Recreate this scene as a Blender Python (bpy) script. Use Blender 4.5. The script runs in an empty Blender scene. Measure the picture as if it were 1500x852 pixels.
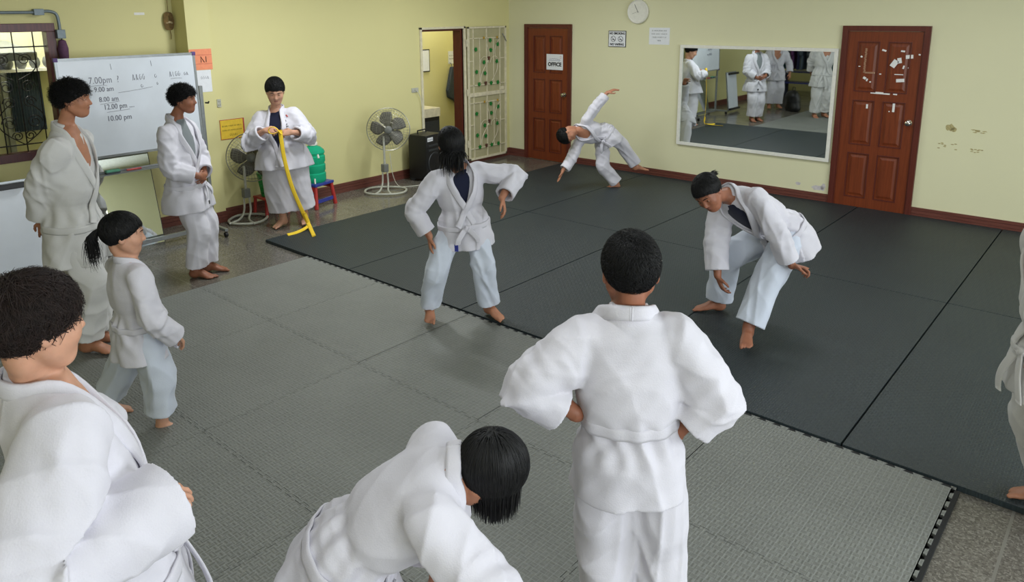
import bpy, bmesh, math, random
import numpy as np
from mathutils import Vector, Matrix
COL = bpy.context.scene.collection
RND = random.Random(5)
def lin(c):
    return tuple(((x/255)/12.92 if x/255 <= .04045 else ((x/255+.055)/1.055)**2.4) for x in c)+(1,)
# ------------------------------------------------------------------ materials
MT = {}
def node_mat(name, col, rough=.6, metal=0., spec=.5, coord='Object'):
    m = bpy.data.materials.new(name); m.use_nodes = True; nt = m.node_tree; b = nt.nodes['Principled BSDF']
    b.inputs['Base Color'].default_value = lin(col); b.inputs['Roughness'].default_value = rough; b.inputs['Metallic'].default_value = metal
    b.inputs['Specular IOR Level'].default_value = spec
    tc = nt.nodes.new('ShaderNodeTexCoord'); MT[name] = m
    return m, nt, b, tc.outputs[coord]
def add(nt, t, **kw):
    n = nt.nodes.new(t)
    for k, v in kw.items():
        if k in n.inputs: n.inputs[k].default_value = v
        else: setattr(n, k, v)
    return n
def ramp(nt, src, stops):
    r = nt.nodes.new('ShaderNodeValToRGB'); nt.links.new(src, r.inputs[0])
    el = r.color_ramp.elements
    while len(el) < len(stops): el.new(.5)
    for e, (p, c) in zip(el, stops): e.position = p; e.color = c if len(c) == 4 else lin(c)
    return r.outputs[0]
def mix(nt, f, a, b, mode='MIX'):
    m = nt.nodes.new('ShaderNodeMix'); m.data_type = 'RGBA'; m.blend_type = mode
    for s, v in ((0, f), (6, a), (7, b)):
        if hasattr(v, 'is_linked') or hasattr(v, 'links'): nt.links.new(v, m.inputs[s])
        else: m.inputs[s].default_value = v
    return m.outputs[2]
def bump(nt, b, src, strength=.3, dist=.01):
    n = nt.nodes.new('ShaderNodeBump'); n.inputs['Strength'].default_value = strength; n.inputs['Distance'].default_value = dist
    nt.links.new(src, n.inputs['Height'])
    if b.inputs['Normal'].links: nt.links.new(b.inputs['Normal'].links[0].from_socket, n.inputs['Normal'])
    nt.links.new(n.outputs[0], b.inputs['Normal'])
def noise(nt, co, scale, detail=3., rough=.5):
    n = add(nt, 'ShaderNodeTexNoise'); n.inputs['Scale'].default_value = scale; n.inputs['Detail'].default_value = detail; n.inputs['Roughness'].default_value = rough
    nt.links.new(co, n.inputs['Vector']); return n.outputs['Fac']
def plain(name, col, rough=.6, metal=0., spec=.5, var=.12, scale=30., bmp=.1):
    m, nt, b, co = node_mat(name, col, rough, metal, spec)
    n = noise(nt, co, scale); c = lin(col); d = tuple(x*(1-var) for x in c[:3])+(1,); e = tuple(min(1, x*(1+var)) for x in c[:3])+(1,)
    nt.links.new(ramp(nt, n, [(.3, d), (.7, e)]), b.inputs['Base Color'])
    if bmp: bump(nt, b, n, bmp, .004)
    return m
def wall_paint(name, col):
    m, nt, b, co = node_mat(name, col, .62, 0, .35)
    n1 = noise(nt, co, 1.3, 4); n2 = noise(nt, co, 7, 6, .65); c = lin(col)
    base = mix(nt, ramp(nt, n1, [(.35, (0, 0, 0, 1)), (.75, (.22, .22, .22, 1))]), c, tuple(x*.86 for x in c[:3])+(1,))
    n3 = noise(nt, co, 23, 5, .7)
    base = mix(nt, ramp(nt, n3, [(.74, (0, 0, 0, 1)), (.80, (.55, .55, .55, 1))]), base, lin((150, 140, 95)))
    nt.links.new(base, b.inputs['Base Color']); bump(nt, b, n2, .12, .006); bump(nt, b, noise(nt, co, 90, 2), .08, .002)
    return m
def wood_mat(name, c1, c2, rough=.35, axis=2):
    m, nt, b, co = node_mat(name, c1, rough, 0, .5)
    mp = add(nt, 'ShaderNodeMapping'); nt.links.new(co, mp.inputs[0]); mp.inputs['Scale'].default_value = (14, 14, .8) if axis == 2 else (.8, 14, 14)
    n = noise(nt, mp.outputs[0], 4, 6, .6)
    nt.links.new(ramp(nt, n, [(.35, c1), (.65, c2)]), b.inputs['Base Color']); bump(nt, b, n, .08, .003)
    return m
wall_paint('yellow_wall_paint', (214, 207, 150)); wall_paint('cream_wall_paint', (220, 217, 180)); plain('ceiling_white', (225, 225, 215), .8)
wood_mat('mahogany', (104, 46, 22), (124, 58, 28)); wood_mat('dark_mahogany', (84, 36, 28), (98, 44, 32)); wood_mat('baseboard_wood', (96, 54, 46), (112, 66, 56), .3, 0)
wood_mat('window_wood', (74, 30, 32), (92, 40, 38))
plain('white_paint', (226, 224, 214), .45, var=.05); plain('cream_metal', (214, 206, 178), .4, var=.12, scale=18); plain('grey_metal', (150, 154, 156), .35, .7, var=.08)
plain('black_plastic', (20, 20, 22), .45, var=.2); plain('dark_plastic', (46, 48, 50), .5); plain('grey_plastic', (112, 114, 110), .4); plain('light_grey_plastic', (176, 176, 164), .4)
plain('paper_white', (226, 228, 232), .7, var=.03, bmp=.02); plain('paper_orange', (236, 146, 108), .7, var=.05, bmp=.02); plain('paper_yellow', (226, 190, 58), .6, var=.06, bmp=.02)
plain('ink_black', (26, 24, 26), .6); plain('ink_blue', (70, 84, 130), .6); plain('ink_red', (170, 60, 60), .6); plain('purple_plastic', (86, 58, 118), .5); plain('marker_ink', (104, 104, 116), .6)
plain('red_plastic', (176, 52, 48), .35); plain('blue_plastic', (52, 62, 150), .35); plain('green_plastic', (36, 140, 66), .4); plain('steel_wire', (168, 166, 152), .3, .8, bmp=0); plain('iron_black', (28, 26, 26), .5, .3)
plain('blade_grey', (98, 96, 88), .4); plain('cord_white', (206, 204, 190), .5); plain('leaf_green', (34, 132, 58), .35, .2); plain('grape_brown', (92, 58, 44), .4); plain('gold_paint', (196, 160, 60), .35, .4)
plain('brass', (190, 160, 100), .25, .9); plain('chrome', (200, 196, 188), .18, 1., bmp=0); plain('rope_brown', (120, 96, 56), .8, var=.3); plain('purple_cloth', (92, 60, 88), .85, var=.2)
plain('grey_pipe', (120, 132, 138), .4, .2); plain('foam_black', (16, 17, 18), .8, var=.2); plain('lamp_white', (230, 230, 230), .5); plain('dark_cloth', (60, 68, 74), .9, var=.25, scale=60)
plain('patina', (166, 150, 120), .7, var=.3); plain('teal_cloth', (30, 96, 104), .9); plain('navy_cloth', (34, 38, 66), .9, var=.2); plain('plum_cloth', (84, 44, 90), .9); plain('slate_cloth', (70, 82, 92), .9)
plain('lips', (150, 94, 82), .45, var=.05); plain('eyewhite', (186, 178, 168), .3, var=.02, bmp=0); plain('iris', (30, 20, 16), .15, var=.1, bmp=0)
plain('yellow_belt', (232, 196, 44), .8, var=.06, scale=120); plain('hair_tie_white', (206, 204, 214), .8); plain('sticker_white', (228, 226, 222), .6, var=.03); plain('plaster_patch', (196, 190, 190), .8); plain('dirt_brown', (172, 160, 112), .9, var=.3, scale=90); plain('torn_paper', (176, 140, 112), .8)
plain('khaki_sheet', (172, 166, 130), .5, var=.06, scale=6); plain('green_board', (88, 150, 124), .5)
def hair_mat(name, col):
    m, nt, b, co = node_mat(name, col, .55, 0, .3); n = noise(nt, co, 60, 3)
    c = lin(col); nt.links.new(ramp(nt, n, [(.3, tuple(x*.6 for x in c[:3])+(1,)), (.7, tuple(x*1.5 for x in c[:3])+(1,))]), b.inputs['Base Color']); return m
hair_mat('hair_black', (10, 10, 11)); hair_mat('hair_brown', (34, 24, 21))
def skin_mat(name, col):
    m, nt, b, co = node_mat(name, col, .5, 0, .4); n = noise(nt, co, 22, 4); c = lin(col)
    nt.links.new(ramp(nt, n, [(.3, tuple(x*.88 for x in c[:3])+(1,)), (.7, tuple(min(1, x*1.08) for x in c[:3])+(1,))]), b.inputs['Base Color'])
    b.inputs['Subsurface Weight'].default_value = .12; b.inputs['Subsurface Radius'].default_value = (.012, .004, .002); bump(nt, b, noise(nt, co, 160, 2), .06, .001); return m
skin_mat('skin_tan', (176, 122, 94)); skin_mat('skin_brown', (150, 98, 74)); skin_mat('skin_light', (196, 148, 122))
def cloth_mat(name, col, sc=230., bm=.25):
    m, nt, b, co = node_mat(name, col, .85, 0, .2)
    ck = add(nt, 'ShaderNodeTexVoronoi'); ck.inputs['Scale'].default_value = sc; nt.links.new(co, ck.inputs['Vector'])
    n = noise(nt, co, 9, 4); c = lin(col)
    nt.links.new(ramp(nt, n, [(.3, tuple(x*.94 for x in c[:3])+(1,)), (.7, c)]), b.inputs['Base Color'])
    b.inputs['Sheen Weight'].default_value = .15
    bump(nt, b, ck.outputs['Distance'], bm, .0016); bump(nt, b, noise(nt, co, 26, 3), .18, .006)
    return m
cloth_mat('gi_cotton', (210, 208, 216)); cloth_mat('gi_cream', (208, 207, 205)); cloth_mat('gi_trousers', (204, 211, 224)); cloth_mat('navy_shirt', (26, 30, 52)); cloth_mat('grey_shirt', (120, 126, 128))
def floor_mat():
    m, nt, b, co = node_mat('terrazzo', (120, 112, 100), .16, 0, .5)
    v = add(nt, 'ShaderNodeTexVoronoi'); v.inputs['Scale'].default_value = 130; nt.links.new(co, v.inputs['Vector'])
    sp = nt.nodes.new('ShaderNodeSeparateColor'); nt.links.new(v.outputs['Color'], sp.inputs[0])
    c = ramp(nt, sp.outputs[0], [(0., (82, 78, 72)), (.35, (98, 94, 87)), (.7, (109, 105, 97)), (.93, (128, 124, 116))])
    n = noise(nt, co, .9, 5, .6); c2 = mix(nt, ramp(nt, n, [(.4, (0, 0, 0, 1)), (.7, (.4, .4, .4, 1))]), c, lin((84, 78, 70)))
    br = add(nt, 'ShaderNodeTexBrick', offset=0., squash=1.); br.inputs['Scale'].default_value = 1.; br.inputs['Brick Width'].default_value = 1.2; br.inputs['Row Height'].default_value = 1.2; br.inputs['Mortar Size'].default_value = .006
    br.inputs['Color1'].default_value = br.inputs['Color2'].default_value = (0, 0, 0, 1); br.inputs['Mortar'].default_value = (1, 1, 1, 1)
    nt.links.new(co, br.inputs['Vector']); c3 = mix(nt, br.outputs['Fac'], c2, lin((118, 115, 108)))
    nt.links.new(c3, b.inputs['Base Color'])
    r = ramp(nt, noise(nt, co, 3, 4), [(.3, (.10, .10, .10, 1)), (.8, (.3, .3, .3, 1))]); nt.links.new(r, b.inputs['Roughness'])
floor_mat()
def weave(name, col, dark, cell, rough, strength, dist):
    m, nt, b, co = node_mat(name, col, rough, 0, .45)
    ck = add(nt, 'ShaderNodeTexChecker'); ck.inputs['Scale'].default_value = 1/cell; nt.links.new(co, ck.inputs['Vector'])
    def wv(d):
        w = add(nt, 'ShaderNodeTexWave', bands_direction=d); w.inputs['Scale'].default_value = .314/cell*1.6; nt.links.new(co, w.inputs['Vector']); return w.outputs['Fac']
    f = mix(nt, ck.outputs['Fac'], wv('X'), wv('Y'))
    edge = add(nt, 'ShaderNodeTexBrick', offset=0., squash=1.); edge.inputs['Scale'].default_value = 1; edge.inputs['Brick Width'].default_value = cell; edge.inputs['Row Height'].default_value = cell; edge.inputs['Mortar Size'].default_value = cell*.05
    nt.links.new(co, edge.inputs['Vector'])
    n = noise(nt, co, 2.2, 5, .6); c = lin(col)
    cc = ramp(nt, n, [(.3, tuple(x*.86 for x in c[:3])+(1,)), (.7, tuple(x*1.08 for x in c[:3])+(1,))])
    cc = mix(nt, edge.outputs['Fac'], cc, lin(dark)); cc = mix(nt, ramp(nt, noise(nt, co, 60, 3), [(.45, (0, 0, 0, 1)), (.75, (.35, .35, .35, 1))]), cc, lin(dark))
    nt.links.new(cc, b.inputs['Base Color'])
    bump(nt, b, f, strength, dist); bump(nt, b, ck.outputs['Fac'], strength*.6, dist*.5)
weave('grey_tatami_foam', (114, 116, 111), (134, 137, 133), .026, .55, .5, .004)  # cell lines coloured lighter, standing in for ridges catching grazing light
weave('black_rubber', (40, 50, 54), (32, 41, 44), .022, .5, .55, .003)
def board_mat(name, col, rough=.12):
    m, nt, b, co = node_mat(name, col, rough, 0, .5); n = noise(nt, co, 5, 4)
    c = lin(col); nt.links.new(ramp(nt, n, [(.3, tuple(x*.93 for x in c[:3])+(1,)), (.7, c)]), b.inputs['Base Color'])
board_mat('whiteboard_face', (214, 220, 228), .22)
def mirror_mat():
    m, nt, b, co = node_mat('mirror_glass', (226, 232, 230), .015, 1., .5)
mirror_mat()
def glass(name, col, alpha_mix, rough=.05):
    m, nt, b, co = node_mat(name, col, rough, 0, .5); b.inputs['Transmission Weight'].default_value = alpha_mix; b.inputs['IOR'].default_value = 1.1
glass('window_glass', (240, 245, 243), 1., .0); glass('jug_plastic', (50, 205, 165), .55, .12)
# ------------------------------------------------------------------ mesh helpers
class MB:
    def __init__(s): s.bm = bmesh.new()
    def box(s, c, d, rz=0, M=None, bev=0):
        ret = bmesh.ops.create_cube(s.bm, size=1.0); vs = ret['verts']
        mt = (M if M is not None else Matrix.Translation(Vector(c)) @ Matrix.Rotation(rz, 4, 'Z')) @ Matrix.Diagonal((d[0], d[1], d[2], 1))
        bmesh.ops.transform(s.bm, matrix=mt, verts=vs)
        if bev:
            es = list({e for v in vs for e in v.link_edges}); bmesh.ops.bevel(s.bm, geom=es, offset=bev, segments=2, affect='EDGES', profile=.7)
        return s
    def box2(s, lo, hi, bev=0):
        return s.box([(a+b)/2 for a, b in zip(lo, hi)], [abs(b-a) for a, b in zip(lo, hi)], bev=bev)
    def tube(s, pts, r, n=8, closed=False, cap=True):
        pts = [Vector(p) for p in pts]; m = len(pts); rings = []; R = r if isinstance(r, (list, tuple)) else [r]*m
        prev = None
        for i, p in enumerate(pts):
            a = pts[(i-1) % m] if (closed or i > 0) else p; b = pts[(i+1) % m] if (closed or i < m-1) else p
            t = (b-a).normalized()
            if prev is None: u = t.orthogonal().normalized()
            else: u = (prev-t*prev.dot(t)); u = u.normalized() if u.length > 1e-6 else t.orthogonal().normalized()
            prev = u; v = t.cross(u)
            rings.append([s.bm.verts.new(p+(u*math.cos(2*math.pi*k/n)+v*math.sin(2*math.pi*k/n))*R[i]) for k in range(n)])
        for i in range(m if closed else m-1):
            A, B = rings[i], rings[(i+1) % m]
            for k in range(n): s.bm.faces.new((A[k], A[(k+1) % n], B[(k+1) % n], B[k]))
        if cap and not closed: s.bm.faces.new(rings[0][::-1]); s.bm.faces.new(rings[-1])
        return s
    def lathe(s, prof, c=(0, 0, 0), n=24, M=None):
        rings = []
        for r, z in prof:
            rings.append([s.bm.verts.new((r*math.cos(2*math.pi*k/n), r*math.sin(2*math.pi*k/n), z)) for k in range(n)])
        vs = [v for q in rings for v in q]
        for A, B in zip(rings, rings[1:]):
            for k in range(n): s.bm.faces.new((A[k], A[(k+1) % n], B[(k+1) % n], B[k]))
        if prof[0][0] > 1e-5: s.bm.faces.new(rings[0][::-1])
        if prof[-1][0] > 1e-5: s.bm.faces.new(rings[-1])
        bmesh.ops.transform(s.bm, matrix=(M if M is not None else Matrix.Translation(Vector(c))), verts=vs); return s
    def poly(s, outline, z0, z1, M=None):
        bot = [s.bm.verts.new((p[0], p[1], z0)) for p in outline]; top = [s.bm.verts.new((p[0], p[1], z1)) for p in outline]; n = len(outline)
        s.bm.faces.new(top); s.bm.faces.new(bot[::-1])
        for i in range(n): s.bm.faces.new((bot[i], bot[(i+1) % n], top[(i+1) % n], top[i]))
        if M is not None: bmesh.ops.transform(s.bm, matrix=M, verts=bot+top)
        return s
    def build(s, name, mat, parent=None, smooth=False, sharp=True):
        me = bpy.data.meshes.new(name); bmesh.ops.recalc_face_normals(s.bm, faces=s.bm.faces[:]); s.bm.to_mesh(me); s.bm.free()
        me.materials.append(MT[mat] if isinstance(mat, str) else mat)
        if smooth:
            me.polygons.foreach_set('use_smooth', [True]*len(me.polygons))
            if sharp:
                try: me.set_sharp_from_angle(angle=math.radians(40))
                except Exception: pass
        o = bpy.data.objects.new(name, me); COL.objects.link(o)
        if parent is not None: o.parent = parent
        return o
def empty(name, loc, rz=0., rot=None):
    o = bpy.data.objects.new(name, None); COL.objects.link(o); o.location = loc; o.rotation_euler = rot if rot else (0, 0, rz); o.empty_display_size = .1; return o
def tag(o, label=None, cat=None, group=None, kind=None):
    if label: o['label'] = label
    if cat: o['category'] = cat
    if group: o['group'] = group
    if kind: o['kind'] = kind
    return o
def dup_tree(o, parent=None):
    c = o.copy(); COL.objects.link(c)
    if parent is not None: c.parent = parent; c.matrix_parent_inverse = o.matrix_parent_inverse
    for ch in o.children: dup_tree(ch, c)
    return c
_dg = None
def text_obj(name, txt, size, mat, parent, M, depth=.0008, align='CENTER', sx=1., bold=0., spacing=1.):
    cu = bpy.data.curves.new(name, 'FONT'); cu.body = txt; cu.size = size; cu.extrude = depth; cu.align_x = align; cu.align_y = 'CENTER'; cu.offset = bold; cu.space_character = spacing; cu.resolution_u = 3
    t = bpy.data.objects.new('tmp_text', cu); COL.objects.link(t)
    bpy.context.view_layer.update(); dg = bpy.context.evaluated_depsgraph_get()
    me = bpy.data.meshes.new_from_object(t.evaluated_get(dg)); bpy.data.objects.remove(t); bpy.data.curves.remove(cu)
    me.transform(M @ Matrix.Diagonal((sx, 1, 1, 1))); me.materials.clear(); me.materials.append(MT[mat]); me.name = name
    o = bpy.data.objects.new(name, me); COL.objects.link(o); o.parent = parent; return o
def wallM_left(x, y, z, tilt=0):      # text plane on the left wall: local X -> +Y, local Y -> up, facing +X
    return Matrix.Translation((x, y, z)) @ Matrix(((0, 0, 1, 0), (1, 0, 0, 0), (0, 1, 0, 0), (0, 0, 0, 1))) @ Matrix.Rotation(tilt, 4, 'Z')
def wallM_back(x, y, z, tilt=0):      # on the back wall facing -Y: local X -> +X, local Y -> up
    return Matrix.Translation((x, y, z)) @ Matrix(((1, 0, 0, 0), (0, 0, -1, 0), (0, 1, 0, 0), (0, 0, 0, 1))) @ Matrix.Rotation(tilt, 4, 'Z')
def scribble(name, lines, r, mat, parent, M):
    mb = MB()
    for l in lines:
        if len(l) > 1: mb.tube([M @ Vector((p[0], p[1], 0)) for p in l], r, 4)
    return mb.build(name, mat, parent)
def squiggle(x0, y0, w, h, n, seed, k=6):
    rr = random.Random(seed); out = []
    for i in range(n):
        cx = x0+w*(i+.5)/n; p = []
        kind = rr.random(); m = 9
        for j in range(m):
            t = j/(m-1)
            if kind < .35: p.append((cx-w/n*.35+w/n*.6*t, y0+h*(.5-.5*math.cos(t*6.28*1.2))))
            elif kind < .7: p.append((cx+w/n*.28*math.cos(t*5.5+1), y0+h*.5+h*.45*math.sin(t*5.5+1)))
            else: p.append((cx-w/n*.3*(1-t)+rr.uniform(-.1, .1)*w/n, y0+h*(1-t) if j % 2 else y0+h*(1-t)*.9))
        out.append(p)
    return out
CAML = (7.4109, -8.6365, 2.1865); CAMR = (-0.72910, 0.21984, -0.00943); CAMF = 1084.52
LAMPS = [(2.0, -2.2, 75), (1.9, -4.6, 95), (5.6, -2.4, 55), (8.8, -3.0, 50), (5.6, -7.0, 30), (8.8, -8.0, 34), (5.0, -10.4, 36)]; DAY = 230.0; EXPO = -0.88
# ------------------------------------------------------------------ figure modelling (implicit surfaces turned into meshes)
F4 = np.float32
def vec(*a): return np.array(a, dtype=float)
def nrm(v):
    v = np.asarray(v, float); n = np.linalg.norm(v); return v/n if n > 1e-9 else v
def smin(a, b, k):
    if k <= 0: return np.minimum(a, b)
    h = np.maximum(k-np.abs(a-b), 0)/k
    return np.minimum(a, b)-h*h*k*0.25
def catmull(P, n):
    P = np.asarray(P, float); m = len(P)
    if m == 2:
        t = np.linspace(0, 1, n)[:, None]; return P[0]*(1-t)+P[1]*t
    E = np.vstack([2*P[0]-P[1], P, 2*P[-1]-P[-2]])
    out = []
    for q in np.linspace(0, m-1, n):
        i = min(int(q), m-2); t = q-i
        p0, p1, p2, p3 = E[i], E[i+1], E[i+2], E[i+3]
        out.append(.5*((2*p1)+(-p0+p2)*t+(2*p0-5*p1+4*p2-p3)*t*t+(-p0+3*p1-3*p2+p3)*t**3))
    return np.array(out)
def linterp(P, n):
    P = np.asarray(P, float); m = len(P); q = np.linspace(0, m-1, n)
    i = np.minimum(q.astype(int), m-2); t = (q-i)
    if P.ndim == 1: return P[i]*(1-t)+P[i+1]*t
    return P[i]*(1-t)[:, None]+P[i+1]*t[:, None]

class Cone:                                   # round cone between two points
    def __init__(s, a, b, r1, r2, k=.01, sub=False):
        s.a, s.b, s.r1, s.r2, s.k, s.sub = np.asarray(a, float), np.asarray(b, float), r1, r2, k, sub
        s.c = (s.a+s.b)/2; s.R = np.linalg.norm(s.b-s.a)/2+max(r1, r2)
    def d(s, P):
        ab = s.b-s.a; L = ab@ab
        pa = P-s.a
        t = np.clip((pa@ab)/L, 0, 1) if L > 1e-12 else np.zeros(len(P))
        q = pa-t[:, None]*ab
        return np.sqrt((q*q).sum(1))-(s.r1+(s.r2-s.r1)*t)
class Ell:                                    # ellipsoid, M rows = its axes
    def __init__(s, c, r, M=None, k=.01, sub=False):
        s.c, s.r, s.M, s.k, s.sub = np.asarray(c, float), np.asarray(r, float), (np.eye(3) if M is None else M), k, sub
        s.R = max(r)
    def d(s, P):
        q = (P-s.c)@s.M.T
        k0 = np.sqrt(((q/s.r)**2).sum(1))+1e-9; k1 = np.sqrt(((q/s.r**2)**2).sum(1))+1e-9
        return k0*(k0-1)/k1
class Sweep:                                  # elliptical section swept along a path, flat ends, optional hollow end, folds
    def __init__(s, pts, U, a, b, k=.01, n=16, e=2.3, disp=None, hollow=None, round0=False, round1=False, sub=False):
        s.C = catmull(pts, n); s.n = n; s.e = e; s.k = k; s.sub = sub; s.disp = disp; s.hollow = hollow; s.round0 = round0; s.round1 = round1
        s.a = np.maximum(catmull(np.asarray(a, float)[:, None], n)[:, 0], .004); s.b = np.maximum(catmull(np.asarray(b, float)[:, None], n)[:, 0], .004)
        T = np.gradient(s.C, axis=0); T /= np.linalg.norm(T, axis=1)[:, None]; s.T = T
        U = np.asarray(U, float)
        if U.ndim == 1: U = np.tile(U, (n, 1))
        else: U = linterp(U, n)
        U = U-(U*T).sum(1)[:, None]*T; s.U = U/np.linalg.norm(U, axis=1)[:, None]
        s.V = np.cross(T, s.U)
        seg = np.linalg.norm(np.diff(s.C, axis=0), axis=1); s.S = np.concatenate([[0], np.cumsum(seg)]); s.L = s.S[-1]
        s.c = (s.C.max(0)+s.C.min(0))/2; s.R = np.linalg.norm(s.C-s.c, axis=1).max()+max(s.a.max(), s.b.max())*1.1
    def d(s, P):
        N = len(P); best = np.full(N, 1e9); idx = np.zeros(N, int); tt = np.zeros(N)
        for i in range(s.n-1):
            ab = s.C[i+1]-s.C[i]; pa = P-s.C[i]; t = (pa@ab)/(ab@ab); tc = np.clip(t, 0, 1)
            q = pa-tc[:, None]*ab; dd = (q*q).sum(1); m = dd < best
            best[m] = dd[m]; idx[m] = i; tt[m] = tc[m]
        i = idx; j = idx+1; w = tt[:, None]
        C = s.C[i]*(1-w)+s.C[j]*w; U = s.U[i]*(1-w)+s.U[j]*w; V = s.V[i]*(1-w)+s.V[j]*w; T = s.T[i]*(1-w)+s.T[j]*w
        a = s.a[i]*(1-tt)+s.a[j]*tt; b = s.b[i]*(1-tt)+s.b[j]*tt
        D = P-C; x = (D*U).sum(1); y = (D*V).sum(1); z = (D*T).sum(1)
        sm = s.S[i]*(1-tt)+s.S[j]*tt
        g = ((np.abs(x/a)**s.e+np.abs(y/b)**s.e)**(1/s.e))+1e-6
        r = np.sqrt(x*x+y*y)+1e-6
        ds = r*(1-1/g); ds = np.where(r < .01, r-np.minimum(a, b), ds)
        if s.disp is not None: ds = ds-s.disp(sm/s.L, sm, np.arctan2(y, x), P)
        lo = (i == 0) & (tt <= 0); hi = (i == s.n-2) & (tt >= 1)
        e0 = np.where(lo, np.maximum(-z, 0), -1e3); e1 = np.where(hi, np.maximum(z, 0), -1e3)
        e0 = np.where(lo, e0, -sm); e1 = np.where(hi, e1, sm-s.L)
        d = ds
        Re = np.where(r < .01, np.minimum(a, b), r-ds)      # local radius, folds included
        if s.round0: d = np.where(lo, np.sqrt(r*r+z*z)-Re, d)
        else: d = np.maximum(d, e0)
        if s.round1: d = np.where(hi, np.sqrt(r*r+z*z)-Re, d)
        else: d = np.maximum(d, e1)
        if s.hollow is not None:
            depth, th = s.hollow
            ex = np.where(hi, z, e1)          # distance past the end (negative inside)
            d = np.maximum(d, -np.maximum(ds+th, -depth-ex))
        return d
def evald(prims, P, margin=.07):
    d = np.full(len(P), 1.0)
    for p in prims:
        q = P-p.c; m = np.nonzero((q*q).sum(1) < (p.R+margin)**2)[0]
        if len(m) == 0: continue
        dp = p.d(P[m])
        if p.sub: d[m] = -smin(-d[m], dp, p.k)
        else: d[m] = smin(d[m], dp, p.k)
    return d
def surface(prims, h, noise=None):
    """surface nets over an adaptive grid"""
    lo = np.min([p.c-p.R for p in prims if not p.sub], axis=0)-.03; hi = np.max([p.c+p.R for p in prims if not p.sub], axis=0)+.03
    B = 4; nb = np.ceil((hi-lo)/(h*B)).astype(int)+1
    gx, gy, gz = [lo[k]+(np.arange(nb[k])*B+1.5)*h for k in range(3)]
    G = np.stack(np.meshgrid(gx, gy, gz, indexing='ij'), -1).reshape(-1, 3)
    dc = evald(prims, G)
    V = np.repeat(np.repeat(np.repeat(dc.reshape(nb), B, 0), B, 1), B, 2).astype(F4)
    act = np.nonzero(np.abs(dc) < h*B*1.6)[0]
    bi = np.stack(np.unravel_index(act, nb), -1)
    off = np.stack(np.meshgrid(*[np.arange(B)]*3, indexing='ij'), -1).reshape(-1, 3)
    I = (bi[:, None, :]*B+off[None]).reshape(-1, 3)
    P = lo+I*h
    d = evald(prims, P)
    if noise is not None: d = d-noise(P)
    V[I[:, 0], I[:, 1], I[:, 2]] = d
    ins = V < 0
    n0, n1, n2 = V.shape
    cnt = np.zeros((n0-1, n1-1, n2-1), np.int8)
    for a in (0, 1):
        for b in (0, 1):
            for c in (0, 1): cnt += ins[a:n0-1+a, b:n1-1+b, c:n2-1+c]
    cells = np.stack(np.nonzero((cnt > 0) & (cnt < 8)), -1)
    cid = np.full(cnt.shape, -1, np.int32); cid[cells[:, 0], cells[:, 1], cells[:, 2]] = np.arange(len(cells))
    acc = np.zeros((len(cells), 3)); w = np.zeros(len(cells))
    cor = [(a, b, c) for a in (0, 1) for b in (0, 1) for c in (0, 1)]
    val = {q: V[cells[:, 0]+q[0], cells[:, 1]+q[1], cells[:, 2]+q[2]] for q in cor}
    for q in cor:
        for ax in range(3):
            if q[ax] == 0:
                q2 = list(q); q2[ax] = 1; q2 = tuple(q2)
                v0, v1 = val[q], val[q2]; m = (v0 < 0) != (v1 < 0)
                t = np.where(m, v0/np.where(m, v0-v1, 1), 0)
                pos = np.tile(np.array(q, float), (len(cells), 1)); pos[:, ax] += t
                acc += pos*m[:, None]; w += m
    verts = lo+(cells+acc/w[:, None])*h
    quads = []
    for ax in range(3):
        o1, o2 = [(1, 2), (2, 0), (0, 1)][ax]
        sl0 = [slice(None)]*3; sl1 = [slice(None)]*3; sl0[ax] = slice(0, -1); sl1[ax] = slice(1, None)
        A = ins[tuple(sl0)]; Bq = ins[tuple(sl1)]
        e = np.stack(np.nonzero(A != Bq), -1)
        ok = (e[:, o1] > 0) & (e[:, o2] > 0) & (e[:, o1] < V.shape[o1]-1) & (e[:, o2] < V.shape[o2]-1); e = e[ok]
        fl = A[e[:, 0], e[:, 1], e[:, 2]]
        def cc(d1, d2):
            q = e.copy(); q[:, o1] += d1; q[:, o2] += d2; return cid[q[:, 0], q[:, 1], q[:, 2]]
        q = np.stack([cc(-1, -1), cc(0, -1), cc(0, 0), cc(-1, 0)], -1)
        q[~fl] = q[~fl][:, ::-1]; quads.append(q)
    Q = np.vstack(quads); Q = Q[(Q >= 0).all(1)]
    # drop specks: keep only connected pieces of some size
    lab = np.arange(len(verts))
    E = np.vstack([Q[:, [0, 1]], Q[:, [1, 2]], Q[:, [2, 3]]])
    while True:
        m = np.minimum(lab[E[:, 0]], lab[E[:, 1]]); new = lab.copy()
        np.minimum.at(new, E[:, 0], m); np.minimum.at(new, E[:, 1], m); new = new[new]; new = new[new]
        if (new == lab).all(): break
        lab = new
    cn = np.bincount(lab, minlength=len(verts)); keep = cn[lab] > max(40, .02*len(verts))
    Q = Q[keep[Q[:, 0]]]; idx = np.cumsum(keep)-1
    return verts[keep], idx[Q]
def mesh_np(name, verts, quads, mats, parent=None, smooth=True, mi=None):
    me = bpy.data.meshes.new(name); n = len(verts); m = len(quads); k = quads.shape[1]
    me.vertices.add(n); me.vertices.foreach_set('co', np.asarray(verts, F4).ravel())
    me.loops.add(m*k); me.loops.foreach_set('vertex_index', np.asarray(quads, np.int32).ravel())
    me.polygons.add(m); me.polygons.foreach_set('loop_start', np.arange(0, m*k, k, dtype=np.int32))
    if smooth: me.polygons.foreach_set('use_smooth', np.ones(m, bool))
    for mm in (mats if isinstance(mats, (list, tuple)) else [mats]): me.materials.append(mm)
    if mi is not None: me.polygons.foreach_set('material_index', np.asarray(mi, np.int32))
    me.update(calc_edges=True); me.validate()
    o = bpy.data.objects.new(name, me); COL.objects.link(o)
    if parent is not None: o.parent = parent
    return o
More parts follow.
